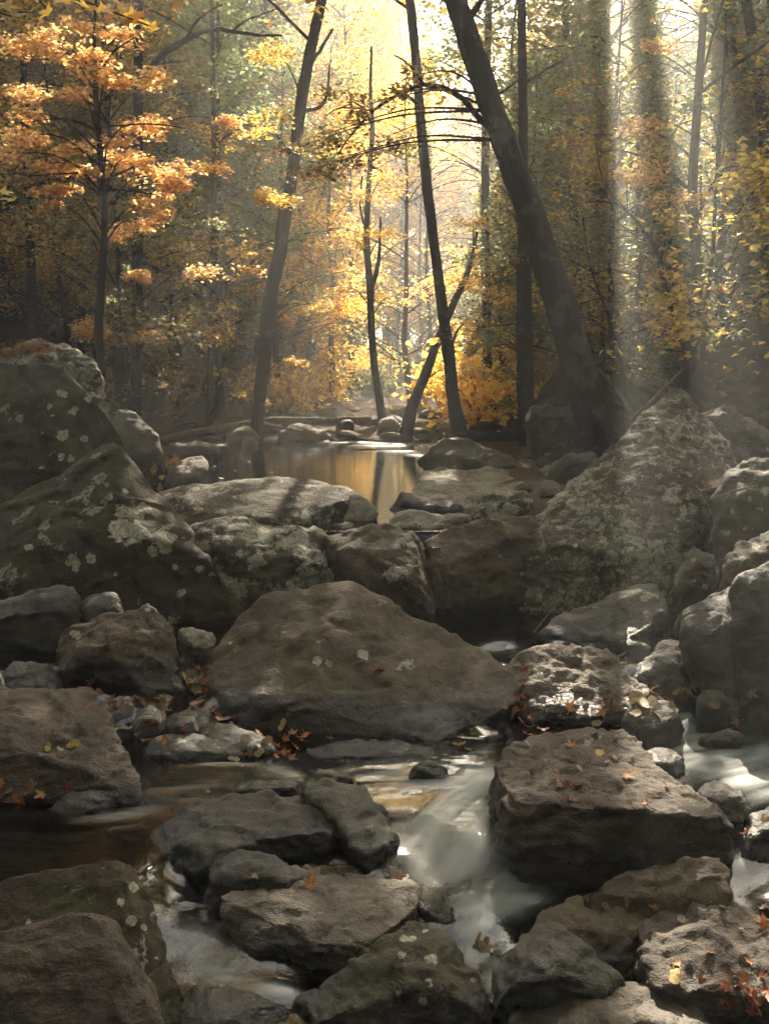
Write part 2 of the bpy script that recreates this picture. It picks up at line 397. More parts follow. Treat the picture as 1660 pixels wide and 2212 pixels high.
R('dark rounded stone below the cracked brown boulder', 'dark',
  '1058,2130 1078,2075 1110,2035 1152,2008 1202,1990 1246,2000 1300,2055 1350,2130 1300,2200 1180,2240 1070,2220', 4.3, lean=.45, tf=.12, tb=.35, rnd=8)
R('weathered stone at the bottom edge, right of centre', 'brown',
  '1030,2260 1060,2205 1110,2162 1200,2121 1262,2107 1350,2110 1422,2121 1500,2150 1562,2182 1630,2240 1640,2330 1040,2330', 4.1, lean=.4, tf=.12, tb=.5, rnd=4, strata=.2)
R('smooth domed boulder with pale flecks at the bottom centre', 'spot',
  '600,2240 640,2192 702,2120 780,2052 850,2002 892,1989 932,1992 980,2020 1010,2070 1032,2130 1072,2182 1110,2260 1100,2400 620,2400', 4.2, lean=.5, tf=.15, tb=.5, rnd=10, rough=.5, blobs=[(917, 2011, 9), (870, 2029, 9), (892, 2029, 8), (932, 2071, 10), (1022, 2116, 8), (925, 2119, 12), (860, 2146, 10), (915, 2161, 11), (867, 2066, 8), (930, 2130, 10)])
slab('sunlit flat slab with a curled orange leaf on top, lower centre', 'ledge',
  '468,1935,5.05 500,1916,5.2 570,1904,5.3 682,1866,5.5 742,1864,5.52 862,1868,5.5 912,1910,5.25 905,1962,5.0 860,2000,4.85 780,2052,4.7 700,2040,4.72 600,2004,4.85 520,1968,4.98',
  '476,1990,4.98 560,2050,4.82 640,2088,4.74 722,2112,4.7 800,2070,4.72', rnd=3, strata=.8, vox=.015, rough=.5)
R('small black angular stone at the right end of the sunlit flat slab', 'dark',
  '893,1968 908,1914 950,1914 968,1940 998,1990 992,2045 955,2050 910,2000', 4.95, lean=.25, tf=.08, tb=.25, rnd=2)
R('big orange-brown boulder in the lower left corner', 'brownlich',
  ['-120,1950 0,1930 62,1890 122,1884 200,1870 246,1857 290,1872 330,1922 342,1992 356,2082 372,2152 402,2230 420,2400 -120,2400'],
  4.18, lean=.7, tf=.08, tb=.5, rnd=6, rough=.5, crack=.5, facets=3, blobs=[(282, 1989, 17), (310, 2004, 15), (287, 1919, 14), (340, 2069, 9), (330, 1974, 9), (225, 1874, 10), (262, 1945, 9), (60, 1990, 9), (170, 1915, 9)])
R('near shelf of the lower left corner boulder, split off by a ledge', 'slab',
  '-120,2080 0,2045 110,2010 232,1966 250,1990 272,2085 330,2140 350,2185 372,2260 380,2400 -120,2400', 3.92, lean=.5, tf=.05, tb=.3, rnd=5, rough=.5, crack=.5, facets=3)
R('dark submerged stone at the bottom edge between the two near boulders', 'dark',
  '370,2160 420,2126 500,2131 580,2144 640,2168 650,2260 600,2330 390,2330', 4.22, lean=.3, tf=.1, tb=.3)
R('broad dark boulder left of the white water', 'dark',
  ['320,1795 345,1765 372,1738 430,1714 510,1705 642,1709 678,1710 722,1772 772,1850 760,1900 600,1910 440,1885 330,1842'], 5.27, lean=.6, tf=.12, tb=.4, rnd=5)
R('grey wedge-shaped stone sloping down to the white water', 'grey',
  '650,1705 702,1678 780,1700 804,1750 882,1872 890,1900 790,1895 740,1830 690,1752', 5.3, lean=.65, tf=.06, tb=.3, rnd=4)
R('low dark stone with a sharp pale rim in front of the broad dark boulder', 'dark',
  '440,1950 448,1880 496,1834 562,1836 642,1876 680,1900 600,1960 500,1980', 5.06, lean=.3, tf=.06, tb=.3, rnd=3)
slab('flat reddish slab with yellow leaves at the left edge', 'slab',
  '-120,1490,7.0 0,1486,7.1 95,1480,7.2 190,1482,7.25 216,1532,7.0 242,1590,6.75 284,1650,6.45 306,1692,6.2 250,1700,6.1 150,1672,6.12 60,1625,6.2 -120,1590,6.3',
  '300,1738,6.1 250,1752,6.05 150,1762,6.05 60,1765,6.05 -120,1765,6.05', rnd=3, strata=.7, vox=.02, rough=.6)
R('small angular stone with a red leaf below the reddish slab', 'grey',
  '95,1770 130,1722 155,1698 200,1694 250,1722 256,1758 200,1785 110,1795', 5.9, lean=.25, tf=.08, tb=.25, rnd=2)
R('blocky rough boulder left of the central boulder', 'brown',
  '118,1405 128,1360 145,1338 200,1330 262,1312 328,1303 368,1330 384,1372 404,1440 414,1502 392,1550 250,1540 150,1500', 7.7, lean=.6, tf=.2, tb=.5, rnd=5, rough=1.1, crack=1.4, blobs=[(337, 1308, 16), (320, 1318, 9), (165, 1370, 9)])
R('dark humped boulder at the left edge under the sloping lichen boulder', 'dark',
  '-100,1330 0,1312 62,1276 122,1262 152,1263 192,1290 190,1380 130,1470 -60,1500', 8.3, lean=.5, tf=.15, tb=.5)
R('small dark block between the humped and the sloping boulders', 'dark',
  '170,1300 200,1285 262,1278 270,1330 200,1360', 8.5, lean=.3, tf=.1, tb=.3, rnd=2)
R('small pale boulder between the blocky boulder and the central boulder', 'pale',
  '384,1362 402,1354 432,1354 468,1372 466,1410 430,1440 395,1420', 8.5, lean=.3, tf=.1, tb=.3)
R('low dark stone behind the reddish slab', 'dark',
  '0,1460 50,1428 112,1450 155,1490 140,1530 0,1530', 7.7, lean=.3, tf=.1, tb=.3)
R('tiny pale stone at the left edge above the reddish slab', 'grey',
  '-30,1500 -20,1460 8,1450 14,1480 8,1500', 7.6, lean=.1, tf=.06, tb=.1)
R('flat topped stone with curled leaves behind the corner of the reddish slab', 'brown',
  '205,1512 290,1506 300,1535 285,1590 220,1580', 7.3, lean=.35, tf=.06, tb=.2, rnd=2)
R('smooth grey cobble resting beside the blocky boulder', 'grey',
  '282,1580 290,1545 312,1524 342,1522 362,1552 350,1600 300,1620', 7.1, lean=.3, tf=.1, tb=.2)
R('dark striped stone wedged between the blocky and central boulders', 'dark',
  '345,1570 372,1545 412,1530 458,1522 470,1560 440,1610 360,1610', 7.2, lean=.35, tf=.08, tb=.3, rnd=3)
R('small dark cube-like stone behind the long flat wet stone', 'dark',
  '368,1560 372,1548 425,1546 430,1590 370,1590', 6.98, lean=.15, tf=.05, tb=.2, rnd=1, rough=.5)
R('long flat wet stone with a greenish top, left of the leaf drift', 'dark',
  ['308,1632 318,1604 345,1588 402,1583 450,1592 522,1606 534,1630 530,1655 420,1668 320,1662'], 6.7, lean=.3, tf=.08, tb=.3, rnd=5, rough=.6)
R('sloping green-grey stone at the foot of the central boulder', 'grey',
  '445,1580 478,1560 522,1566 572,1592 612,1628 600,1665 540,1660 470,1630', 6.75, lean=.35, tf=.04, tb=.25, rnd=5)
R('long dark stone lying at the waterline before the central boulder', 'dark',
  '635,1640 660,1612 692,1600 780,1594 852,1600 922,1616 962,1646 900,1670 650,1668', 6.75, lean=.25, tf=.08, tb=.25, rnd=5)
R('lone dark cobble standing in the white water', 'dark',
  '878,1672 903,1646 932,1642 970,1668 950,1690 890,1692', 6.4, lean=.12, tf=.06, tb=.12)
R('flat brown stone with a twig at the head of the white water', 'brown',
  '678,1672 690,1660 742,1664 768,1682 740,1705 690,1700', 6.25, lean=.15, tf=.06, tb=.15, rnd=3)
R('low dark stone behind the broad dark boulder', 'dark',
  '495,1715 520,1695 590,1682 640,1680 660,1704 640,1725', 6.1, lean=.2, tf=.05, tb=.2)
R('small rough stone half under water at the right rapids', 'dark',
  '1505,1592 1530,1582 1575,1572 1605,1590 1600,1612 1530,1612', 6.95, lean=.1, tf=.06, tb=.15, rnd=3)
R('dark jagged stone among leaves beside the right rapids', 'dark',
  '1500,1545 1512,1500 1545,1486 1585,1500 1600,1560 1540,1580', 7.15, lean=.3, tf=.08, tb=.3, rnd=2)
R('low slab under the leaf drift of the right rapids', 'dark',
  '1340,1560 1365,1520 1430,1512 1478,1560 1460,1600 1380,1605', 6.85, lean=.3, tf=.05, tb=.25, rnd=3)
R('small stone with dry leaves in the cascade, lower centre', 'brown',
  '998,2070 1012,2040 1035,2026 1072,2030 1095,2060 1090,2100 1010,2100', 4.85, lean=.15, tf=.05, tb=.15)
R('mossy pebble between the sunlit slab and the grey wedge stone', 'brown',
  '780,1862 790,1850 812,1852 818,1872 790,1885', 5.6, lean=.05, tf=.03, tb=.08, rough=.6)
slab('low tan stone in front of the great flat slab', 'brown',
  '1266,1928,4.98 1330,1886,5.08 1432,1850,5.12 1545,1848,5.12 1586,1866,5.1 1578,1925,4.95 1400,1938,4.93', '1300,1965,4.9 1580,1965,4.9', rnd=3, rough=.7, vox=.018, facets=3)
slab('smooth brown slab at lower right with a crack across its top', 'brown',
  '1128,2008,4.86 1172,1950,5.02 1250,1931,5.08 1330,1929,5.08 1402,1936,5.05 1400,1990,4.88 1250,2012,4.78 1150,2040,4.74', '1135,2110,4.68 1260,2130,4.62 1410,2130,4.66', rnd=4, rough=.8, vox=.016, facets=3)
slab('large grooved brown slab filling the lower right corner', 'slab',
  '1362,1990,4.92 1402,1933,5.06 1470,1926,5.08 1540,1925,5.06 1602,1944,4.98 1665,1980,4.88 1780,2020,4.8 1780,2150,4.4 1530,2160,4.34 1420,2140,4.4 1380,2060,4.62', '1410,2200,4.36 1600,2230,4.3 1780,2230,4.3', rnd=4, rough=1., strata=.3, vox=.018, facets=3)
# --- pool rim
slab('flat pale sunlit slab on the right shore of the pool', 'pale',
  '888,1045,12.5 910,1010,14.2 1012,1007,14.4 1085,1012,14.2 1125,1026,13.4 1152,1048,12.8 1080,1062,12.2 1000,1078,11.9 930,1068,12.0',
  '885,1085,12.0 960,1105,11.8 1060,1100,11.8 1140,1080,12.2', rnd=3, strata=.6, rough=.6)
R('lichened blocky stone in front of the flat pale slab', 'lich',
  '1008,1110 1020,1085 1045,1066 1120,1057 1148,1068 1150,1120 1100,1150 1020,1150', 11., lean=.4, tf=.1, tb=.3, rnd=3)
R('dark low stone under the flat pale slab by the pool', 'dark',
  '838,1105 858,1062 900,1080 1005,1096 1010,1125 900,1130 845,1120', 11.6, lean=.3, tf=.1, tb=.3)
R('row of wet grey rock ribs behind the olive boulder', 'pale',
  '828,1140 850,1110 882,1100 925,1112 1010,1108 1020,1140 920,1175 850,1160', 10.5, lean=.35, tf=.08, tb=.3, rnd=3, rough=1.4)
R('broad grey boulder sloping into the pool from the right', 'grey',
  '900,995 930,965 962,944 1005,946 1062,965 1112,1000 1155,1045 1090,1040 950,1020', 14.6, lean=.6, tf=.1, tb=.5, rnd=4)
R('dark mossy boulder behind the foot of the great leaning trunk', 'spot',
  '1132,915 1142,880 1182,874 1250,868 1300,875 1330,960 1290,1030 1180,1020 1135,960', 15.6, lean=.4, tf=.2, tb=.8)
R('large shadowed boulder on the bank behind the great leaning trunk', 'dark',
  '1150,860 1162,800 1212,762 1300,764 1390,786 1430,850 1440,930 1300,980 1150,950', 18., lean=.6, tf=.3, tb=1.5, rough=1.2)
R('shadowed rock bank at the right edge under the far trees', 'spot',
  '1480,860 1500,790 1545,742 1620,700 1760,680 1760,960 1500,960', 16., lean=.8, tf=.3, tb=1.5, rough=1.3)
R('broad pale rock at the far end of the pool with a log lying before it', 'pale',
  '785,915 800,893 822,880 900,874 965,882 985,915 975,940 800,940', 25.5, lean=.3, tf=.1, tb=.8)
R('pale angular rock at the far left of the pool', 'pale',
  '485,955 498,932 520,920 550,924 562,950 550,972 495,972', 20.6, lean=.3, tf=.1, tb=.4, rnd=3)
R('pale cobble resting on the angular rock at the far shore', 'pale',
  '520,960 528,944 552,942 560,958 545,968', 20.2, lean=.1, tf=.05, tb=.15)
R('ridged pale rock on the far shore below the fallen logs', 'ledge',
  '595,950 612,922 640,914 668,916 705,932 725,950 705,972 610,968', 21., lean=.4, tf=.1, tb=.5, rnd=3, strata=1.2)
R('reddish sunlit rock at the far right end of the pool', 'ledge',
  '733,968 750,940 770,922 850,925 860,950 800,970', 22., lean=.4, tf=.1, tb=.5, rnd=3, strata=1.2)
R('small round rock on the far shore between two trunks', 'grey',
  '715,900 735,888 760,895 765,912 720,915', 26., lean=.1, tf=.1, tb=.3)
R('lichened rock at the foot of the dark trunk, far left', 'pale',
  ['298,900 305,850 322,820 345,822 365,850 374,905 340,915', '310,900 350,880 372,900 380,925 320,930'], 22., lean=.5, tf=.1, tb=.6, rnd=3)
R('dark low rock at the left shore of the pool', 'dark',
  '358,975 372,958 430,952 470,962 480,985 380,992', 17.5, lean=.3, tf=.08, tb=.4)
R('smooth russet sunlit rock at the left shore of the pool', 'ledge',
  '345,1062 362,1015 405,988 440,984 452,1000 450,1020 400,1060', 13.6, lean=.7, tf=.06, tb=.3, rnd=6, rough=.6)
R('pale wet wedge of rock standing in the pool outflow', 'pale',
  '716,1135 740,1092 768,1062 818,1106 800,1135 760,1160', 10.9, lean=.35, tf=.03, tb=.2, rnd=2)
R('small stone on the slope left of the pyramid boulder', 'grey',
  '1140,1060 1175,1035 1205,1045 1215,1075 1180,1110 1145,1100', 11.8, lean=.4, tf=.08, tb=.3)
R('round pale cobble below the dark mossy boulder', 'pale',
  '1164,1015 1180,1004 1205,1008 1208,1030 1180,1035', 14., lean=.1, tf=.05, tb=.15)
R('dark wedge of rock in the gully left of the pyramid boulder', 'dark',
  '1190,1010 1240,980 1290,975 1290,1040 1200,1090 1170,1060', 13., lean=.4, tf=.1, tb=.4)
R('sunlit reddish block on the right bank with a curled twig', 'ledge',
  '1110,1012 1112,996 1150,990 1155,1012 1130,1022', 15.2, lean=.15, tf=.05, tb=.15, rnd=1)

# cobbles of the far shore and the banks: a few shapes, each copy a stone of its own
def cobble_mesh(seed):
    rs = np.random.RandomState(seed); bm = bmesh.new(); bmesh.ops.create_icosphere(bm, subdivisions=4, radius=1)
    V = np.array([v.co[:] for v in bm.verts]); sc_ = np.array([1, rs.uniform(.6, .9), rs.uniform(.4, .65)])
    for _ in range(9):
        nv = rs.normal(size=3); nv /= np.linalg.norm(nv); h = rs.uniform(.62, .9); V = V - (np.clip(V @ nv - h, 0, None) * .9)[:, None] * nv
    V = V * sc_ * (1 + .10 * fbm(V * 1.6 + seed, 3) + .03 * fbm(V * 7 + seed, 2))[:, None]
    for v, c in zip(bm.verts, V): v.co = c
    me = bpy.data.meshes.new('cobble'); bm.to_mesh(me); bm.free(); me.polygons.foreach_set('use_smooth', np.ones(len(me.polygons), bool)); me.materials.append(M[('pale', 'grey', 'ledge', 'dark')[seed % 4]]); return me
COB = [cobble_mesh(i) for i in range(8)]
# ---------------------------------------------------------------- terrain
def chan(Y):
    xl = np.interp(Y, [4, 10, 11, 17, 21], [-3.2, -3.0, -2.6, -3.7, -4.2])
    xr = np.interp(Y, [4, 10, 11.5, 17, 21], [3.2, 2.6, .8, 1.0, 1.3])
    return xl, xr
SH = [onz(520, 1690, 0), onz(430, 1700, 0), onz(600, 1690, 0), onz(375, 1950, -.1), onz(330, 1900, 0), onz(400, 2020, -.2)]
def shallow(x, y):
    s = 0
    for p in SH: s = np.maximum(s, np.exp(-((x - p[0]) ** 2 * 9 + (y - p[1]) ** 2 * 14)))
    return s
def ground_z(x, Y):
    x = np.asarray(x, float); Y = np.asarray(Y, float)
    xl, xr = chan(Y)
    dl = np.maximum(np.maximum(xl - x, x - xr), Y - 21.4)
    out = np.clip(dl, 0, None)
    w = water_z(Y)
    z = w - .42 * (1 - sstep(dl, -.8, .1)) + .40 * sstep(dl, 0, 1.2) * (Y < 10.5) + .12 * sstep(dl, 0., 1.0) + .02 * np.minimum(out, 6)
    z += .36 * shallow(x, Y)
    ax = x - .045 * Y
    z += .012 * np.clip(Y - 22, 0, None)
    hl = np.clip(-ax - 6.5 - .02 * Y, 0, None); hr = np.clip(ax - 5.5 - .03 * Y, 0, None)
    hh = .62 * hl ** 1.12 * np.maximum(sstep(Y, 8, 24), sstep(-Y, -5, 0)) + .5 * hr ** 1.1 * np.maximum(sstep(Y, 8, 26), sstep(-Y, -5, 0)); z += 14 * (1 - np.exp(-hh / 14)) + 6 * sstep(-Y, 9, 24)
    P = np.stack([x.ravel() / 2.2, Y.ravel() / 2.2, 0 * x.ravel()], 1)
    z += (fbm(P, 4).reshape(x.shape)) * .16 * sstep(dl, -.2, 2.) * (1 + .12 * np.clip(Y - 20, 0, 30))
    return z
gy = np.concatenate([np.linspace(-10, 3, 14), np.linspace(3.3, 24, 140), 24 + 101 * (np.linspace(.01, 1, 90) ** 1.6)])
s = np.linspace(-1, 1, 241); gx = 6 * s + 74 * np.sign(s) * np.abs(s) ** 3.2
X, Yg = np.meshgrid(gx, gy)
Z = ground_z(X, Yg)
def grid_faces(ny, nx):
    i = np.arange(ny - 1)[:, None] * nx + np.arange(nx - 1)[None]
    return np.stack([i, i + 1, i + nx + 1, i + nx], -1).reshape(-1, 4)
m, N = nodes('forest floor')
geo = N('NewGeometry'); pos = geo.outputs['Position']
n1 = N.noise(pos, .8, 5, .6); n2 = N.noise(pos, 7., 5, .7); n3 = N.noise(pos, 30., 3, .7)
c = N.mix(N.step(n1, .35, .65), (.035, .026, .016), (.075, .05, .027))
c = N.mix(N.math('MULTIPLY', N.step(n3, .52, .62), .8), c, (.17, .095, .04))
c = N.mix(N.math('MULTIPLY', N.step(n2, .55, .7), .6), c, (.022, .018, .012))
at_ = N('Attribute', attribute_name='wet'); sh_ = N('Attribute', attribute_name='sand')
c = N.mix(at_.outputs['Fac'], c, (.022, .018, .012))
c = N.mix(sh_.outputs['Fac'], c, N.mix(N.step(n2, .4, .6), (.21, .115, .045), (.12, .07, .03)))
b = N('BsdfPrincipled', Base_Color=c, Roughness=.95)
bp = N('Bump', Strength=.8, Distance=.08); N.set(bp.inputs['Height'], N.math('ADD', n2, n3)); N.set(b.inputs['Normal'], bp)
N.out(b); M['floor'] = m
xl, xr = chan(Yg); inside = np.maximum(np.maximum(xl - X, X - xr), Yg - 21.3)
wet = 1 - sstep(inside, -.3, .25)
gm = np_mesh('ground', np.stack([X, Yg, Z], -1).reshape(-1, 3), grid_faces(*X.shape), M['floor'],
             {'wet': wet.ravel(), 'sand': sstep(shallow(X, Yg), .15, .6).ravel()})
tag(link('ground', gm), kind='structure')

# ---------------------------------------------------------------- water
FOAM_GLINTS = [  # u, v, ru, rv, tilt, strength, flow angle
 (985, 1790, 185, 140, 0, .66, 65), (1080, 1930, 150, 60, 0, .42, 40), (460, 2070, 150, 100, 10, .42, 55), (1570, 1650, 200, 90, 10, .72, 30), (340, 1745, 190, 34, -8, .3, 5), (860, 1680, 190, 40, 0, .6, 15), (1050, 2060, 80, 90, 0, .5, 60),
 (830, 962, 110, 6, 0, .95, 0), (905, 985, 55, 7, 10, .7, 0), (760, 956, 70, 4, 0, .8, 0), (840, 975, 90, 4, 0, .7, 0), (660, 968, 60, 3, 0, .6, 0), (475, 963, 22, 7, 0, .8, 0), (560, 975, 70, 3, 0, .4, 0),  # far pool edge: riffle foam, with sun glints painted in as white
 (1010, 1672, 110, 26, 0, .85, 60), (930, 1690, 80, 16, -10, .5, 20), (985, 1740, 95, 42, -30, 1., 55), (930, 1800, 80, 45, 0, .8, 70), (1010, 1820, 85, 60, 0, .95, 75),
 (1060, 1900, 110, 45, 10, .62, 60), (1140, 1900, 60, 25, 0, .35, 30), (1050, 1962, 90, 26, 0, .95, 30), (1120, 1945, 60, 12, 0, .8, 10), (1010, 2010, 60, 26, 0, .7, 40),
 (1040, 2070, 45, 35, 0, .6, 70), (1045, 2120, 30, 26, 0, .8, 70), (760, 1672, 90, 14, 0, .45, 10), (850, 1660, 60, 10, 0, .5, 10),
 (400, 1702, 120, 12, -6, .5, 5), (360, 1738, 110, 10, -8, .6, 5), (240, 1765, 110, 9, -6, .55, 5), (480, 1652, 90, 5, 0, .8, 0), (600, 1665, 48, 14, 8, .9, 20),
 (180, 1892, 130, 9, -4, .35, 5), (60, 1908, 60, 6, 0, .3, 5), (250, 1790, 70, 5, -8, .5, 5), (400, 1955, 22, 7, 0, .9, 10), (430, 1958, 50, 5, 0, .5, 10),
 (440, 2050, 90, 60, 10, .42, 60), (520, 2120, 130, 24, 14, .62, 20), (620, 2150, 60, 16, 20, .85, 20),
 (1478, 1556, 24, 22, 20, 1., 60), (1440, 1590, 70, 14, -12, .75, 10), (1540, 1625, 120, 32, 12, .95, 25), (1590, 1680, 90, 26, 14, .95, 30), (1500, 1650, 60, 22, 0, .8, 40),
 (1650, 1640, 40, 60, 0, .4, 50), (1610, 1850, 26, 45, 0, .8, 80), (1070, 1396, 44, 16, 0, 1.3, 40), (1130, 1415, 40, 12, 0, .5, 20), (1275, 1868, 44, 8, 8, .5, 5),
 (1440, 1545, 50, 14, -25, .5, 30), (1385, 1500, 30, 10, 0, .3, 20), (745, 1130, 30, 20, 0, .5, 60), (1000, 1338, 70, 3, 0, .3, 0)]
wy = np.concatenate([np.arange(3.2, 8.8, .02), np.arange(8.8, 21.8, .07)]); wx = np.linspace(-4.8, 4.2, 400)
WX, WY = np.meshgrid(wx, wy)
WZ = water_z(WY + 1.0 * (1 - sstep(WX, -1.5, -.9)) * (1 - sstep(WY, 5.9, 6.5)) * sstep(WY, 4.0, 4.6) + .35 * fbm(np.stack([WX.ravel() / .9, WY.ravel() / .9, 0 * WX.ravel()], 1), 2).reshape(WX.shape) * (WY < 9))
P3 = np.stack([WX, WY, WZ], -1)
U, Vv = pix(P3)
foam_glint = np.zeros_like(WX); flat = np.stack([WX.ravel(), WY.ravel(), 0 * WX.ravel()], 1)
warp = fbm(flat / .5, 3)[:, None] * .12
fl = {}; keepS = 1.; nsum = 0.; gsum = 0.
for f in FOAM_GLINTS:
    u, v, ru, rv, tl, stg, fa = f
    a = math.radians(tl); du = U - u; dv = Vv - v
    q = ((du * math.cos(a) + dv * math.sin(a)) / ru) ** 2 + ((-du * math.sin(a) + dv * math.cos(a)) / rv) ** 2
    g = np.exp(-q * 1.1)
    if fa not in fl:
        r_ = math.radians(fa); A = flat[:, 0] * math.cos(r_) + flat[:, 1] * math.sin(r_); B = -flat[:, 0] * math.sin(r_) + flat[:, 1] * math.cos(r_)
        Q = np.stack([A / 1.3, B / .16, 0 * A], 1) + warp * .9
        fl[fa] = fbm(Q, 4, .55).reshape(WX.shape)
    keepS = keepS * (1 - np.clip(.92 * g * stg, 0, .97)); nsum = nsum + g * fl[fa]; gsum = gsum + g
foam_glint = (1 - keepS) ** 1.25 * np.clip(.74 + nsum / (gsum + .05) * .8, .12, 1.25)
foam_glint = np.clip(foam_glint, 0, 1.3)
WZ = WZ + .015 * foam_glint + .007 * fbm(flat / np.array([.5, .3, 1]) + 5, 3).reshape(WX.shape) * sstep(foam_glint, .05, .5)
WZ += .0015 * fbm(flat / .25, 2).reshape(WX.shape) * (WY < 10.8)
m, N = nodes('stream water')
fa = N('Attribute', attribute_name='foam_glint').outputs['Fac']
geo = N('NewGeometry')
mp = N('Mapping'); N.set(mp.inputs['Vector'], geo.outputs['Position']); mp.inputs['Scale'].default_value = (3., 9., 3.)
rip = N.noise(mp.outputs[0], 1.4, 3, .5)
bp = N('Bump', Strength=.12, Distance=.02); N.set(bp.inputs['Height'], rip)
fr = N('Fresnel', IOR=1.33); N.set(fr.inputs['Normal'], bp)
gl = N('BsdfGlossy', Color=(.9, .93, .95), Roughness=.06); N.set(gl.inputs['Normal'], bp)
tr = N('BsdfTransparent', Color=(.42, .40, .33))
mx = N('MixShader'); N.set(mx.inputs[0], N.math('ADD', fr, .02)); N.set(mx.inputs[1], tr); N.set(mx.inputs[2], gl)
df = N('BsdfPrincipled', Base_Color=(.27, .31, .31), Roughness=.45)
df.inputs['Subsurface Weight'].default_value = .0
m2 = N('MixShader'); N.set(m2.inputs[0], N.math('MULTIPLY', N.step(fa, .04, .95), .78)); N.set(m2.inputs[1], mx); N.set(m2.inputs[2], df)
N.out(m2); M['water'] = m
wm = np_mesh('stream_water', np.stack([WX, WY, WZ], -1).reshape(-1, 3), grid_faces(*WX.shape), m, {'foam_glint': foam_glint.ravel()})
tag(link('stream_water', wm), kind='structure')

# cobbles
n = 0; cs_ = []
rr_ = random.Random(4)
def cob(lb, gr, u, Y, w, on=None):
    x = (u - CX) / F * Y; z = float(ground_z(np.array([x]), np.array([Y]))[0]) if on is None else on
    if any((x - a) ** 2 + (Y - b) ** 2 < (w * .8) ** 2 for a, b in cs_): return
    cs_.append((x, Y)); o = link('cobble', rr_.choice(COB)); k = w / 2; o.scale = (k, k * rr_.uniform(.8, 1.1), k * rr_.uniform(.8, 1.2)); o.rotation_euler = (rr_.uniform(-.2, .2), rr_.uniform(-.2, .2), rr_.uniform(0, 6.28)); o.location = (x, Y, z + .1 * k)
    tag(o, lb, 'stone', gr)
for k in range(60): cob('pale stone at the waterline of the far end of the pool', 'waterline stones of the far shore', rr_.uniform(430, 960), rr_.uniform(20.4, 22.2), rr_.uniform(.25, .85))
for k in range(60): cob('cobble among the stones of the sunlit far shore of the pool', 'cobbles of the far shore', rr_.uniform(380, 1120), rr_.uniform(20.6, 25.5), rr_.uniform(.18, .75))
for k in range(26): cob('stone on the shaded right bank between the pool and the great trunk', 'stones of the right bank', rr_.uniform(1130, 1300), rr_.uniform(11.5, 16.5), rr_.uniform(.15, .5))
for k in range(16): cob('stone on the left shore of the pool below the grey boulder', 'stones of the left shore', rr_.uniform(330, 400), rr_.uniform(13.5, 20), rr_.uniform(.15, .4))
for k in range(13): cob('small wet stone filling a gap between the foreground boulders', 'small stones between the boulders', rr_.choice([rr_.uniform(0, 480), rr_.uniform(1330, 1640)]), rr_.uniform(6.6, 8.2), rr_.uniform(.12, .28))
# ---------------------------------------------------------------- bark + leaves materials
def bark_mat(name, c1, c2, sc=1.):
    m, N = nodes(name); tc = N('TexCoord'); mp = N('Mapping')
    N.set(mp.inputs['Vector'], tc.outputs['Object']); mp.inputs['Scale'].default_value = (9 * sc, 9 * sc, 1.6 * sc)
    n = N.noise(mp.outputs[0], 2.2, 8, .7, 1.2); n2 = N.noise(tc.outputs['Object'], 2.5, 4, .6)
    c = N.mix(N.step(n, .38, .62), c1, c2)
    c = N.mix(N.math('MULTIPLY', N.step(n2, .56, .64), .6), c, (.13, .14, .11))
    b = N('BsdfPrincipled', Base_Color=c, Roughness=.92)
    bp = N('Bump', Strength=1., Distance=.12); N.set(bp.inputs['Height'], n); N.set(b.inputs['Normal'], bp)
    N.out(b); return m
M['bark'] = bark_mat('dark bark', (.016, .013, .010), (.046, .037, .027))
M['barkl'] = bark_mat('pale bark', (.06, .052, .042), (.13, .115, .092))
M['dead'] = bark_mat('weathered dead wood', (.16, .135, .10), (.36, .31, .25))
def leaf_mat(name, fixed=None):
    m, N = nodes(name); at_ = N('Attribute', attribute_name='rnd'); oi = N('ObjectInfo')
    base = fixed if fixed else oi.outputs['Color']
    hs = N('HueSaturation'); N.set(hs.inputs['Color'], base)
    N.set(hs.inputs['Hue'], N.math('ADD', .475, N.math('MULTIPLY', at_.outputs['Fac'], .05)))
    N.set(hs.inputs['Value'], N.math('ADD', .5, N.math('MULTIPLY', at_.outputs['Fac'], .85)))
    c = hs.outputs[0]
    d = N('BsdfPrincipled', Base_Color=c, Roughness=.5); d.inputs['Specular IOR Level'].default_value = .35
    h2 = N('HueSaturation', Saturation=1.05, Value=2.2); N.set(h2.inputs['Color'], c)
    t = N('BsdfTranslucent'); N.set(t.inputs['Color'], h2)
    mx = N('MixShader'); mx.inputs[0].default_value = .56; N.set(mx.inputs[1], d); N.set(mx.inputs[2], t)
    N.out(mx); return m
M['leaf'] = leaf_mat('autumn foliage')

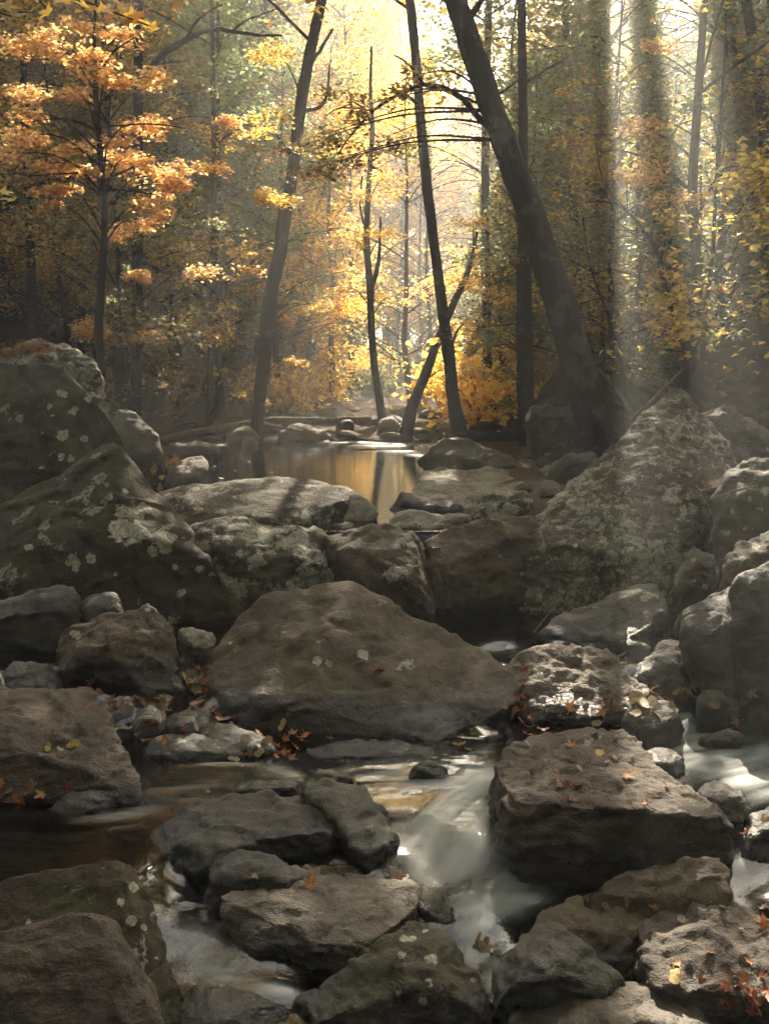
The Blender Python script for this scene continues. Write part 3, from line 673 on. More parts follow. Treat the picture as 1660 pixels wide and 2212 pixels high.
# ---------------------------------------------------------------- mesh makers
class Mesh:
    def __init__(s): s.V = []; s.F = []; s.n = 0
    def tube(s, P, r, seg=10, wob=.0, closed=True):
        P = np.asarray(P, float); r = np.asarray(r, float); n = len(P)
        T = np.gradient(P, axis=0); T /= np.linalg.norm(T, axis=1)[:, None] + 1e-9
        ref = np.array([0, 1., 0]) if abs(T[0][1]) < .8 else np.array([1., 0, 0])
        A = np.cross(T, ref); A /= np.linalg.norm(A, axis=1)[:, None]; B = np.cross(T, A)
        th = np.linspace(0, 2 * math.pi, seg, endpoint=False)
        ring = A[:, None] * np.cos(th)[None, :, None] + B[:, None] * np.sin(th)[None, :, None]
        rr = r[:, None] * np.ones(seg)[None]
        if wob:
            Q = (P[:, None] / np.maximum(.25, 4 * r[:, None, None]) + ring * 1.2).reshape(-1, 3)
            rr = rr * (1 + wob * fbm(Q + 9, 3).reshape(n, seg))
        V = P[:, None] + ring * rr[..., None]
        i = np.arange(n - 1)[:, None] * seg; j = np.arange(seg)[None]; k = (j + 1) % seg
        Fq = np.stack([i + j, i + k, i + seg + k, i + seg + j], -1).reshape(-1, 4) + s.n
        s.V.append(V.reshape(-1, 3)); s.F.append(Fq); s.n += n * seg
        return s
    def build(s, name, mat, parent=None, origin=(0, 0, 0)):
        V = np.concatenate(s.V) - np.asarray(origin); me = np_mesh(name, V, np.concatenate(s.F), mat)
        return link(name, me, parent)
def spline(P, step=.25):
    P = np.asarray(P, float)
    if len(P) < 3:
        n = max(2, int(np.linalg.norm(P[-1, :3] - P[0, :3]) / step) + 1); t = np.linspace(0, 1, n)[:, None]
        return P[0] * (1 - t) + P[-1] * t
    Q = np.vstack([2 * P[0] - P[1], P, 2 * P[-1] - P[-2]]); out = []
    for i in range(1, len(Q) - 2):
        n = max(2, int(np.linalg.norm(Q[i + 1, :3] - Q[i, :3]) / step) + 1)
        t = np.linspace(0, 1, n, endpoint=False)[:, None]
        a, b, c, d = Q[i - 1], Q[i], Q[i + 1], Q[i + 2]
        out.append(.5 * ((2 * b) + (c - a) * t + (2 * a - 5 * b + 4 * c - d) * t ** 2 + (3 * b - a - 3 * c + d) * t ** 3))
    out.append(P[-1:]); return np.vstack(out)
def leaves(C, size, rs, up=.75, mat=None, name='crown', rnd=None, bias=None):
    """diamond leaves with a folded midrib"""
    n = len(C); size = np.broadcast_to(size, (n,)) * rs.uniform(.7, 1.25, n)
    nr = rs.normal(size=(n, 3)) * (1 - up) * 1.1 + np.array([0, 0, 1.]) * up
    nr /= np.linalg.norm(nr, axis=1)[:, None]
    a = rs.normal(size=(n, 3)); a -= (a * nr).sum(1)[:, None] * nr; a /= np.linalg.norm(a, axis=1)[:, None]
    b = np.cross(nr, a); s_ = size[:, None]
    V = np.stack([C - a * s_ * .5, C + b * s_ * .42 - a * s_ * .05 + nr * s_ * .10, C + a * s_ * .55 - nr * s_ * .08, C - b * s_ * .42 - a * s_ * .05 + nr * s_ * .10], 1)
    r = (rs.rand(n) if rnd is None else rnd)
    return np_mesh(name, V.reshape(-1, 3), np.arange(4 * n).reshape(-1, 4), mat or M['leaf'], {'rnd': np.repeat(r, 4)}, smooth=False)
def spray_pts(c, r, n, rs, th=.13, droop=.25):
    m_ = 7; a_ = rs.rand(m_) * 6.283; b_ = rs.rand(m_) ** .5 * r * .85; el0 = rs.uniform(.6, 1.6)
    sc_ = np.stack([b_ * np.cos(a_) * el0, b_ * np.sin(a_) / el0, rs.normal(size=m_) * .12 * r - .3 * b_ * b_ / r], 1)[rs.randint(m_, size=n)]
    q = rs.rand(n) ** .6 * r * .5; t = rs.rand(n) * 2 * math.pi
    el = rs.uniform(.7, 1.3)
    P = np.stack([q * np.cos(t) * el, q * np.sin(t) / el, rs.normal(size=n) * th * r - droop * q * q / r], 1)
    return P + sc_ + np.asarray(c)
# ---------------------------------------------------------------- fallen leaves, logs, sticks
def simple_leaf_mat(name, c):
    m, N = nodes(name); tc = N('TexCoord'); n = N.noise(tc.outputs['Object'], 60, 4, .6)
    cc = N.mix(N.step(n, .35, .7), c, tuple(x * .45 for x in c))
    d = N('BsdfPrincipled', Base_Color=cc, Roughness=.55); t = N('BsdfTranslucent'); N.set(t.inputs['Color'], cc)
    mx = N('MixShader'); mx.inputs[0].default_value = .3; N.set(mx.inputs[1], d); N.set(mx.inputs[2], t); N.out(mx); return m
LC = {'R': simple_leaf_mat('red-brown leaf', (.24, .075, .04)), 'O': simple_leaf_mat('orange leaf', (.56, .27, .10)), 'Y': simple_leaf_mat('yellow leaf', (.60, .45, .16)),
      'T': simple_leaf_mat('tan leaf', (.33, .22, .13)), 'P': simple_leaf_mat('pale leaf', (.46, .39, .28)), 'V': simple_leaf_mat('orange red leaf', (.50, .16, .055))}
def leaf_outline(kind, rs):
    if kind == 'maple':
        tips = [(0, 1.), (62, .78), (118, .5), (-118, .5), (-62, .78)]; pts = []
        order = [(-118, .5), (-62, .82), (0, 1.), (62, .82), (118, .5)]
        for i, (a, r) in enumerate(order):
            if i: am = (a + order[i - 1][0]) / 2; pts.append((am, .33))
            pts += [(a - 17, r * .66), (a - 9, r * .70), (a, r), (a + 9, r * .70), (a + 17, r * .66)]
        pts += [(160, .26), (-160, .26)]
    else: pts = [(a, .5 + .42 * abs(math.cos(math.radians(a))) ** 2.2 if abs(a) < 90 else .42 + .28 * abs(math.cos(math.radians(a)))) for a in range(-170, 180, 20)]
    return [(math.sin(math.radians(a)) * r * rs.uniform(.9, 1.1), math.cos(math.radians(a)) * r) for a, r in pts]
def fallen(u, v, px, key, label, group=None, kind=None, tilt=.35, name='fallen_leaf', hit=None):
    if hit is None:
        d = Vector(ray(u, v)).normalized(); h = scn.ray_cast(DG(), Vector((0, 0, CAMZ)), d)
        if not h[0]: return None
        p, n = h[1], h[2]
    else: p, n = hit
    dist = (p - cam.location).length; s_ = px / F * dist * .66
    rs = np.random.RandomState(int(u * 13 + v * 7) % 99991)
    kind = kind or ('oval' if key in 'YP' else 'maple')
    O = leaf_outline(kind, rs); cu = rs.uniform(.1, .55); cv = rs.uniform(-.25, .5)
    bm = bmesh.new(); rings = []
    for k in (.5, 1.):
        rings.append([bm.verts.new((x * s_ * k, y * s_ * k, s_ * (cu * (x * k) ** 2 + cv * (y * k) ** 2 + .06 * rs.randn() * k))) for x, y in O])
    c0 = bm.verts.new((0, 0, 0)); n_ = len(O)
    for i in range(n_):
        j = (i + 1) % n_; bm.faces.new((c0, rings[0][i], rings[0][j])); bm.faces.new((rings[0][i], rings[1][i], rings[1][j], rings[0][j]))
    a = bm.verts.new((0, -.2 * s_, 0)); b = bm.verts.new((.03 * s_, -.95 * s_, .12 * s_)); c = bm.verts.new((.10 * s_, -.93 * s_, .14 * s_)); d_ = bm.verts.new((.05 * s_, -.2 * s_, 0)); bm.faces.new((a, b, c, d_))
    me = bpy.data.meshes.new(name); bm.to_mesh(me); bm.free(); me.materials.append(LC[key])
    me.polygons.foreach_set('use_smooth', np.ones(len(me.polygons), bool))
    nv = Vector(n) + Vector(rs.normal(size=3)) * tilt; nv.normalize()
    q = nv.to_track_quat('Z', 'Y') @ Matrix.Rotation(rs.uniform(0, 6.28), 4, 'Z').to_quaternion()
    o = link(name, me); o.rotation_mode = 'QUATERNION'; o.rotation_quaternion = q; o.location = Vector(p) + Vector(n) * (.006 + .1 * s_)
    return tag(o, label, 'leaf', group)
bpy.context.view_layer.update()
SINGLE = [
 (668, 1915, 46, 'O', 'curled orange leaf lying on the sunlit flat slab'), (862, 1900, 40, 'T', 'dry brown leaf at the right end of the sunlit flat slab'),
 (548, 1893, 24, 'T', 'small tan leaf at the upper left rim of the sunlit flat slab'), (1228, 1532, 36, 'O', 'large torn orange-yellow leaf on the pale ridged stone'),
 (1234, 1614, 30, 'O', 'orange-brown leaf near the back of the great flat slab'), (1295, 1630, 30, 'Y', 'bright yellow leaf in the middle of the great flat slab'),
 (1353, 1681, 44, 'O', 'wide pale orange maple leaf right of the middle of the great flat slab'), (1391, 1736, 28, 'V', 'orange-red maple leaf at the front rim of the great flat slab'),
 (1209, 1700, 44, 'R', 'large red-brown curled leaf at the left front of the great flat slab'), (1138, 1611, 28, 'P', 'pale leaf at the far left corner of the great flat slab'),
 (1366, 1735, 20, 'T', 'small tan leaf beside the orange-red leaf on the slab front rim'), (1439, 1700, 22, 'T', 'tan leaf at the right end of the great flat slab'),
 (190, 1530, 26, 'V', 'orange-red maple leaf at the back corner of the reddish slab'), (157, 1611, 28, 'Y', 'largest yellow leaf on the reddish slab at the left edge'),
 (103, 1614, 18, 'Y', 'small round yellow leaf on the left of the reddish slab'), (128, 1621, 16, 'P', 'small pale leaf between the two yellow leaves on the reddish slab'),
 (142, 1702, 34, 'R', 'dark red maple leaf on the small angular stone below the reddish slab'), (815, 1452, 34, 'R', 'red-brown leaf stuck to the middle of the largest brown boulder'),
 (513, 1408, 24, 'T', 'tan leaf on the left shoulder of the largest brown boulder'), (473, 1548, 30, 'R', 'red maple leaf standing beside the dark striped stone'),
 (513, 1552, 20, 'R', 'small brown leaf at the lower left foot of the largest brown boulder'), (554, 1582, 26, 'V', 'orange-red maple leaf above the sloping green-grey stone'),
 (562, 1624, 22, 'P', 'pale tan leaf on the sloping green-grey stone'), (622, 1540, 28, 'T', 'topmost brown leaf of the string of leaves before the largest boulder'),
 (612, 1568, 26, 'Y', 'yellow leaf in the string of leaves before the largest boulder'), (632, 1587, 26, 'O', 'pale orange leaf in the string of leaves before the largest boulder'),
 (993, 1612, 28, 'Y', 'round yellow leaf at the waterline right of the long dark stone'), (1006, 1620, 20, 'T', 'brown leaf tucked under the round yellow leaf at the waterline'),
 (922, 1608, 22, 'T', 'dull brown leaf on the right end of the long dark stone'), (713, 1598, 20, 'R', 'small red leaf on the top of the long dark stone'),
 (449, 1712, 18, 'T', 'tan leaf on the rim of the broad dark boulder'), (322, 1602, 34, 'O', 'orange leaf propped against the left end of the long flat wet stone'),
 (1455, 2109, 38, 'Y', 'yellow pointed leaf on the grooved boulder at lower right'), (1512, 2120, 34, 'R', 'dark red leaf just right of the yellow leaf at lower right'),
 (1648, 2003, 40, 'V', 'red maple leaf at the right edge on the grooved boulder'), (1645, 1962, 26, 'T', 'tan leaf above the red maple leaf at the right edge'),
 (1615, 1797, 32, 'R', 'dark red leaf on the dark stone at the right edge'), (1655, 1772, 18, 'Y', 'small yellow leaf on the dark stone at the right edge'),
 (380, 985, 22, 'O', 'orange leaf beside the grey boulder at the left shore of the pool'), (343, 1052, 20, 'Y', 'bright yellow leaf at the left end of the long low speckled boulder'),
 (1180, 980, 14, 'P', 'pale leaf on the bank left of the great leaning trunk'), (1255, 872, 22, 'O', 'sunlit orange leaf on top of the dark mossy boulder'),
 (1275, 1395, 16, 'T', 'small dry leaf on the scooped grey-green slab')]
for a in SINGLE: fallen(*a)
CLUS = [
 ('brown leaf lodged among the small stones left of the largest boulder', 'leaves among the small stones', 'RTTRO', (18, 30), [(215, 1500), (300, 1510), (345, 1515), (370, 1535), (330, 1560), (275, 1560), (300, 1590), (250, 1580), (480, 1560), (530, 1600), (575, 1600), (400, 1580), (360, 1600), (200, 1480), (460, 1575), (500, 1640), (545, 1625)]),
 ('wet leaf stuck on the dark stones beside the right rapids', 'wet leaves beside the right rapids', 'RTRTO', (18, 30), [(1470, 1500), (1500, 1510), (1520, 1500), (1545, 1520), (1560, 1500), (1490, 1470), (1530, 1480), (1570, 1530), (1600, 1520), (1450, 1530), (1620, 1500), (1585, 1560)]),
 ('scattered leaf on the grooved slab at lower right', 'leaves on the grooved slab', 'TRTPO', (16, 28), [(1420, 1960), (1480, 1990), (1560, 1960), (1600, 2010), (1530, 2060), (1460, 2080), (1620, 2080), (1575, 2110), (1265, 1945), (1310, 1960), (1350, 1950)]),
 ('leaf caught between the broad dark boulder and the wedge-shaped stone', 'leaves by the wedge-shaped stone', 'TRP', (16, 26), [(690, 1745), (700, 1770), (735, 1800), (640, 1705), (760, 1690), (720, 1680)]),
 ('red-brown leaf heaped in the cleft between the largest boulder and the pale ridged stone', 'leaves in the cleft', 'RRRTV', (24, 34),
  [(1118, 1460), (1130, 1478), (1136, 1500), (1124, 1520), (1140, 1540), (1150, 1570), (1106, 1530), (1084, 1524), (1140, 1588), (1128, 1448), (1146, 1555), (1115, 1500), (1098, 1540), (1165, 1580), (1125, 1560)]),
 ('dry leaf in the drift on the low slab by the right rapids', 'leaf drift at the right rapids', 'OTPRTY', (22, 38),
  [(1388, 1518), (1353, 1500), (1360, 1521), (1318, 1526), (1366, 1540), (1404, 1496), (1378, 1502), (1423, 1548), (1440, 1500), (1412, 1524), (1340, 1512), (1300, 1535), (1370, 1510), (1460, 1490), (1480, 1500), (1395, 1535), (1428, 1485), (1500, 1480), (1450, 1515), (1335, 1535)]),
 ('brown leaf caught between the blocky boulder and the largest boulder', 'leaves between the blocky and largest boulders', 'RRTOV', (22, 32),
  [(436, 1422), (430, 1444), (442, 1456), (446, 1472), (426, 1500), (432, 1520), (450, 1490), (420, 1475), (440, 1505), (455, 1535), (415, 1530)]),
 ('curled leaf on the flat topped stone behind the reddish slab', 'leaves on the flat topped stone', 'RTT', (20, 28), [(235, 1518), (250, 1528), (262, 1520), (272, 1534), (228, 1530)]),
 ('red leaf lying at the waterline left of the long dark stone', 'red leaves at the waterline', 'RRV', (24, 36), [(617, 1598), (610, 1628), (652, 1606), (640, 1622), (600, 1612), (625, 1640), (660, 1590), (596, 1640)]),
 ('orange-brown leaf floating at the left edge of the stream', 'floating leaves at the left edge', 'OTVOR', (24, 36), [(8, 1690), (22, 1702), (32, 1720), (60, 1714), (20, 1736), (75, 1700), (0, 1722), (48, 1730), (90, 1718)]),
 ('small dry leaf scattered on the great flat slab', 'small leaves on the great flat slab', 'TRPTT', (14, 24),
  [(1270, 1646), (1314, 1652), (1327, 1638), (1289, 1586), (1233, 1644), (1195, 1668), (1153, 1676), (1241, 1704), (1170, 1706), (1234, 1722), (1362, 1645), (1300, 1662), (1180, 1640), (1255, 1660), (1400, 1690), (1215, 1590), (1330, 1600), (1225, 1690), (1250, 1695)]),
 ('red leaf in the heap at the lower right corner', 'leaves at the lower right corner', 'RRVR', (28, 44), [(1590, 2138), (1615, 2146), (1645, 2112), (1580, 2172), (1630, 2165), (1600, 2120), (1655, 2140), (1560, 2160), (1625, 2190), (1570, 2140), (1650, 2180)]),
 ('orange leaf in the litter on top of the craggy boulder, upper left', 'litter on the craggy boulder', 'OOTVY', (14, 26),
  [(u, v) for u in range(-4, 104, 7) for v in (742 + (u * 7) % 5, 749 + (u * 3) % 6, 757 + (u * 5) % 7, 765 - (u * 5) % 9)]),
 ('brown leaf on the small stone in the cascade', 'leaves in the cascade', 'TRT', (20, 30), [(1035, 2032), (1050, 2040), (1062, 2052), (1028, 2050)]),
 ('leaf lying at the left shore of the pool', 'leaves at the left shore', 'OYYT', (16, 26), [(352, 1000), (336, 1012), (362, 1002), (370, 992), (345, 1030), (330, 1020), (385, 1000), (340, 1000), (355, 1018)]),
 ('tiny dry leaf on the brown boulders of the stone dam', 'leaves on the dam boulders', 'TRT', (12, 20), [(932, 1162), (945, 1175), (938, 1185), (1040, 1180), (1095, 1150), (1100, 1165), (1085, 1135), (870, 1180), (1030, 1196), (800, 1170)]),
 ('scrap of dry leaf on the sunlit pale and grey stones beside the rapids', 'leaf scraps on the pale stones', 'PTR', (12, 20), [(1180, 1530), (1195, 1505), (1210, 1545), (1260, 1540), (1265, 1505), (1245, 1490), (1290, 1560), (1200, 1560), (1225, 1470), (1310, 1500)]),
 ('fallen leaf drifting on the dark pool', 'leaves on the pool', 'P', (8, 14), [(510, 1022), (590, 1023), (645, 1042), (700, 1015), (540, 1000), (620, 990), (460, 1012), (480, 1035), (680, 1002), (860, 1020)])]
for lb, gr, keys, (a, b), P_ in CLUS:
    for i, (u, v) in enumerate(P_):
        rs = np.random.RandomState(i * 31 + int(abs(u))); k = keys[rs.randint(len(keys))]
        fallen(u + rs.uniform(-4, 4), v + rs.uniform(-4, 4), rs.uniform(a, b), k, lb, gr, tilt=.5 if 'float' not in lb and 'drifting' not in lb else .05, kind=None if k != 'T' else ('maple', 'oval')[rs.randint(2)])

def limb(label, cat, name, pts, mat='dead', wob=.2, kids=(), group=None, seg=10):
    P = [np.append(at(p[0], p[1], p[3]), p[2] / 2 / F * p[3]) for p in pts]
    S = spline(np.array(P), .12); base = S[0, :3].copy(); tm = Mesh(); tm.tube(S[:, :3] + fbm(S[:, :3] / .4, 2)[:, None] * .02, np.maximum(S[:, 3], .003), seg, wob=wob)
    for kd in kids:
        K = spline(np.array([np.append(at(p[0], p[1], p[3]), p[2] / 2 / F * p[3]) for p in kd]), .12); tm.tube(K[:, :3], np.maximum(K[:, 3], .002), 6)
    o = tm.build(name, M[mat], None, base); o.location = base; return tag(o, label, cat, group)
LOGS = lambda: [
 limb('long pale fallen log lying across the far end of the pool', 'log', 'fallen_log', [(330, 952, 12, 20.6), (400, 938, 15, 21), (480, 925, 16, 21.4), (560, 912, 16, 21.6), (620, 907, 15, 21.8), (700, 908, 13, 22), (800, 906, 12, 22.4)], kids=[[(560, 912, 8, 21.6), (600, 922, 6, 21.3), (660, 932, 4, 21)]]),
 limb('second fallen log ending against the broad pale rock', 'log', 'fallen_log', [(600, 912, 10, 22.2), (700, 910, 13, 22.6), (800, 912, 15, 23), (880, 920, 18, 23.2), (960, 918, 20, 23.3), (985, 912, 20, 23.3)]),
 limb('thin dark log behind the long pale log on the left', 'log', 'fallen_log', [(345, 930, 8, 23), (410, 922, 11, 23), (475, 925, 8, 23)], 'bark'),
 limb('dark fallen trunk on the right bank by the upright double-width trunk', 'log', 'fallen_log', [(965, 940, 16, 19), (1040, 945, 20, 18.6), (1130, 940, 22, 18.2), (1200, 935, 18, 17.8)], 'bark'),
 limb('crooked dark branch lying over the reddish far rock', 'branch', 'fallen_branch', [(660, 925, 6, 21.6), (720, 935, 6, 21.4), (790, 950, 5, 21), (860, 955, 3, 20.6)], 'bark'),
 limb('pale stick floating along the sunlit far edge of the pool', 'stick', 'stick', [(690, 985, 3, 18.6), (760, 975, 4, 19), (830, 972, 4, 19.2), (900, 978, 2, 19)]),
 limb('pale dead stick leaning against the foot of the great trunk', 'stick', 'stick', [(1272, 770, 4, 15), (1320, 830, 7, 14.8), (1365, 892, 8, 14.6)]),
 limb('dark stick leaning on the peak of the pyramid boulder', 'stick', 'stick', [(1360, 905, 3, 13), (1410, 860, 5, 13.4), (1470, 800, 6, 14)]),
 limb('thin bent twig beside the scooped slab', 'stick', 'stick', [(1152, 1366, 4, 8.9), (1172, 1340, 4, 9.0), (1200, 1305, 3, 9.1)]),
 limb('curved twig lying in the groove of the scooped slab', 'stick', 'stick', [(1305, 1421, 5, 8.25), (1330, 1420, 6, 8.3), (1352, 1408, 4, 8.4)]),
 limb('pale branch lying over the right flank of the pyramid boulder', 'branch', 'fallen_branch', [(1515, 1090, 3, 9.3), (1545, 1075, 4, 9.3), (1580, 1060, 5, 9.3), (1635, 1048, 4, 9.4)], kids=[[(1580, 1060, 4, 9.3), (1560, 1085, 3, 9.2)]]),
 limb('pale twig on the sunlit block of the right bank', 'stick', 'stick', [(1118, 995, 3, 15), (1128, 985, 4, 15), (1122, 975, 3, 15), (1135, 972, 3, 15)]),
 limb('dark twig standing in the cleft left of the largest boulder', 'stick', 'stick', [(418, 1490, 3, 7.9), (432, 1470, 4, 7.9), (455, 1450, 3, 7.9)], 'bark'),
 limb('dark driftwood branch in the gully below the great trunk', 'branch', 'fallen_branch', [(1170, 1060, 5, 12.6), (1215, 1020, 8, 13), (1260, 985, 9, 13.4), (1290, 965, 6, 13.6)], 'bark', kids=[[(1215, 1020, 5, 13), (1230, 1005, 4, 13), (1275, 1000, 2, 13)]])]
# gaps in the canopy: rays toward the sun kept open (target, radius, share of leaves removed)
GAPS = []
def gap(u, v, Y, r, k=1.): GAPS.append((at(u, v, Y), r, k))
def carve(C, rs):
    keep = np.ones(len(C), bool)
    for p, r, k in GAPS:
        d = C - p; t = d @ SUN; q = np.linalg.norm(d - t[:, None] * SUN, axis=1)
        lim = r * (1 + .12 * rs.randn(len(C)))
        keep &= ~((q < lim) & (t > .8) & (rs.rand(len(C)) < k))
    for nb_, hw, y0, y1, pv_ in SLITS:   # long slots cut through the leaves to make the light shafts
        dn = np.abs((C - pv_) @ nb_); t = (C[:, 2] - 1.) / SUN[2]; G = C - t[:, None] * SUN
        keep &= ~((dn < hw * (1 + .1 * rs.randn(len(C)))) & ((C[:, 2] > 7.5) | (rs.rand(len(C)) < .72)) & (G[:, 1] > y0) & (G[:, 1] < y1) & (G[:, 0] > 0))
    return keep
def slit(u, v, hw, y0, y1, skew=0.):
    n_ = np.cross(SUN, ray(u, v)); n_ = n_ / np.linalg.norm(n_); a_ = math.radians(skew); n_ = n_ * math.cos(a_) + np.cross(SUN, n_) * math.sin(a_)
    PIV.append(at(u, v, 11.)); SLITS.append((n_ / np.linalg.norm(n_), hw, y0, y1, PIV[-1]))
SLITS = []; PIV = []
slit(1388, 1000, .23, 5., 20, .6); slit(1600, 950, .42, 5.5, 22, 1.)
for g in [
 
 (1200, 1425, 7.9, .30, 1), (1250, 1450, 7.6, .2, 1), (1230, 1500, 7.3, .15, .8), (870, 1895, 5.35, .16, 1), (820, 1900, 5.3, .12, .7),
 (20, 742, 12.2, .28, 1), (150, 735, 12.3, .2, .6), (960, 1020, 13.6, .28, 1), (1060, 1040, 13.2, .15, .6), (850, 968, 20.4, .9, 1), (960, 985, 17.5, .4, 1), (780, 955, 21., .7, 1), (650, 935, 21.2, .5, .7),
 (400, 1030, 13.7, .3, .9), (530, 940, 20.8, .4, .7), (475, 963, 20.3, .25, 1), (745, 1110, 11., .15, 1), (640, 1050, 11.6, .5, .5), (1075, 1392, 8.9, .14, 1), (560, 1120, 10.2, .3, .45),
 (970, 1700, 6.2, .35, .12), (1560, 1640, 6.6, .4, .2), (1240, 1640, 5.9, .5, .35), (1100, 1480, 7.6, .2, .3), (1060, 1960, 5., .15, .7), (620, 2150, 4.65, .12, .7),
 (1300, 1080, 10.6, .6, .35), (850, 900, 25.5, 1., .9), (700, 925, 21.5, .9, 1), (620, 940, 21., .7, .9), (520, 945, 20.6, .5, .9), (900, 960, 19., .7, .9), (1000, 975, 15.2, .5, .8), (1130, 1000, 15.2, .2, 1), (330, 850, 22, .4, .8), (720, 1290, 8.2, .4, .3), (1380, 1280, 9.2, .2, .8), (300, 1100, 9.8, .3, .4), (1400, 1870, 5.3, .2, .6), (180, 2050, 4.4, .35, .4)]:
    gap(*g)
for Y_ in (29, 36):
    for v_ in range(330, 881, 70): gap(870 + (v_ % 50) - 25, v_, Y_, 1.3, .95); gap(960 + (v_ % 50) - 25, v_ + 20, Y_, 1.3, .95)
# sprays of the forest edge that catch the sun: u, v, half width px, Y, colour key
LIT = [(60, 190, 50, 16), (130, 95, 62, 15), (205, 120, 45, 15), (235, 165, 40, 15), (62, 288, 50, 15), (315, 267, 44, 15.5), (195, 368, 28, 15), (280, 336, 42, 15.5), (140, 405, 34, 15),
       (338, 380, 44, 16), (372, 402, 34, 16), (330, 443, 46, 15.5), (115, 440, 20, 15), (420, 355, 40, 17), (60, 90, 50, 15), (270, 70, 45, 15), (560, 265, 45, 20), (595, 110, 45, 20), (210, 716, 45, 18), (332, 726, 30, 18.5),
       (530, 612, 34, 19), (600, 425, 32, 17), (440, 580, 40, 18), (290, 590, 30, 17), (690, 655, 40, 22), (630, 780, 22, 22), (525, 850, 12, 21), (570, 870, 14, 21), (500, 260, 30, 20)]
for u, v, w, Y in LIT: gap(u, v, Y, w / F * Y * .9, .92)
# ---------------------------------------------------------------- trees
def finish_path(P, top, lean=None):
    """continue an out-of-frame trunk up to height top"""
    P = [np.asarray(p, float) for p in P]
    while P[-1][2] < top:
        d = P[-1][:3] - P[-2][:3]; d /= np.linalg.norm(d); d = d * .8 + np.array([0, 0, .2]); d /= np.linalg.norm(d)
        q = np.append(P[-1][:3] + d * 1.6, max(.03, P[-1][3] * .86)); P.append(q)
    return P
def crown_of(Pm, z0, R0, nb, n_sp, leaf, rs, tm, col_=None, spr=(.8, 1.3)):
    """limbs from the upper stem with leaf sprays on them; returns leaf centres"""
    C = []
    zs = np.sort(rs.uniform(z0, Pm[-1][2], nb))
    for z in zs:
        k = min(len(Pm) - 1, int(np.searchsorted(Pm[:, 2], z))); p = Pm[k, :3]; r = Pm[k, 3] * .34
        f = (z - z0) / max(.1, Pm[-1][2] - z0); L = R0 * (1.05 - .55 * f) * rs.uniform(.6, 1.1); a = rs.rand() * 2 * math.pi
        d = np.array([math.cos(a), math.sin(a), rs.uniform(.1, .6)])
        pts = [p, p + d * L * .35 + [0, 0, .1 * L], p + d * L * .7 + [0, 0, .12 * L], p + d * L + [0, 0, .02 * L]]
        S = spline(np.array(pts), .5); tm.tube(S, np.linspace(max(.02, r), .008, len(S)), 5)
        for t in (.45, .7, .88, 1.):
            c = S[int(t * (len(S) - 1))] + rs.normal(size=3) * .25
            C.append(spray_pts(c, rs.uniform(*spr), n_sp, rs))
    return np.vstack(C)
def tree(label, path, Y, top=14., z0=7., R0=3.2, nb=22, nsp=36, leaf=.2, color=(.3, .2, .05), branches=(), sprays=(), bark='bark', group=None, name='tree', cat='tree', flare=1.35, seed=0):
    rs = np.random.RandomState(seed + int(abs(path[0][0]) * 7 + Y * 31) % 9999)
    P = []
    for q in path:
        yy = q[3] if len(q) > 3 else Y
        P.append(np.append(at(q[0], q[1], yy), q[2] * .78 / 2 / F * yy))
    g = float(ground_z(np.array([P[0][0]]), np.array([P[0][1]]))[0])
    if P[0][2] > g - .1:
        d = P[0] - P[1]; n_ = P[0].copy(); n_[2] = g - .2; n_[0] += d[0] / max(.2, abs(d[2])) * (P[0][2] - n_[2]) * .5; n_[3] *= flare; P.insert(0, n_)
    if top: P = finish_path(P, top)
    S = spline(np.array(P), .22); S[:, 3] = np.maximum(S[:, 3], .006)
    base = np.array([S[0][0], S[0][1], g]); root = empty(name, base)
    tm = Mesh(); tm.tube(S[:, :3], S[:, 3], 16, wob=.16)
    C = []
    for b in branches:
        B = spline(np.array([np.append(at(q[0], q[1], q[3] if len(q) > 3 else Y), q[2] / 2 / F * Y) for q in b]), .15)
        tm.tube(B[:, :3] + rs.normal(size=(len(B), 3)) * .006, np.maximum(B[:, 3], .004), 7, wob=.1)
    big = None
    if z0 is not None and top: big = crown_of(S, z0, R0, nb, nsp, leaf, rs, tm); big = big[carve(big, rs)]
    for (u, v, w, yy, n) in sprays:
        c = at(u, v, yy); r = w / F * yy
        j = np.argmin(np.linalg.norm(S[:, :3] - c - [0, 0, -.5], axis=1)); p = S[j, :3]
        B = spline(np.array([p, (p + c) / 2 + [0, 0, .15], c]), .2); tm.tube(B, np.linspace(min(.02, S[j, 3] * .6), .004, len(B)), 5)
        C.append(spray_pts(c, r * 1.15, int(n * 1.1), rs, th=.12)); C.append(spray_pts(c + rs.normal(size=3) * [r * .8, r * .6, r * .25], r * .9, int(n * .7), rs, th=.16))
    tm.build('trunk', M[bark], root, base)
    parts = []
    if big is not None: parts.append((big, leaf))
    if C: parts.append((np.vstack(C), .066))
    if parts:
        allC = np.vstack([p[0] for p in parts]); sz = np.concatenate([np.full(len(p[0]), p[1]) for p in parts])
        me = leaves(allC - base, sz, rs); o = link('crown', me, root); o.color = (*color, 1)
    tag(root, label, cat, group); return root
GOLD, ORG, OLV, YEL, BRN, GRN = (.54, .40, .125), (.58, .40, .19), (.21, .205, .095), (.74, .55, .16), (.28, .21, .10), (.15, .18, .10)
def lits(i, j, n=260):   # the lit sprays i..j
    return [(u, v, w, Y, n) for u, v, w, Y in LIT[i:j]]
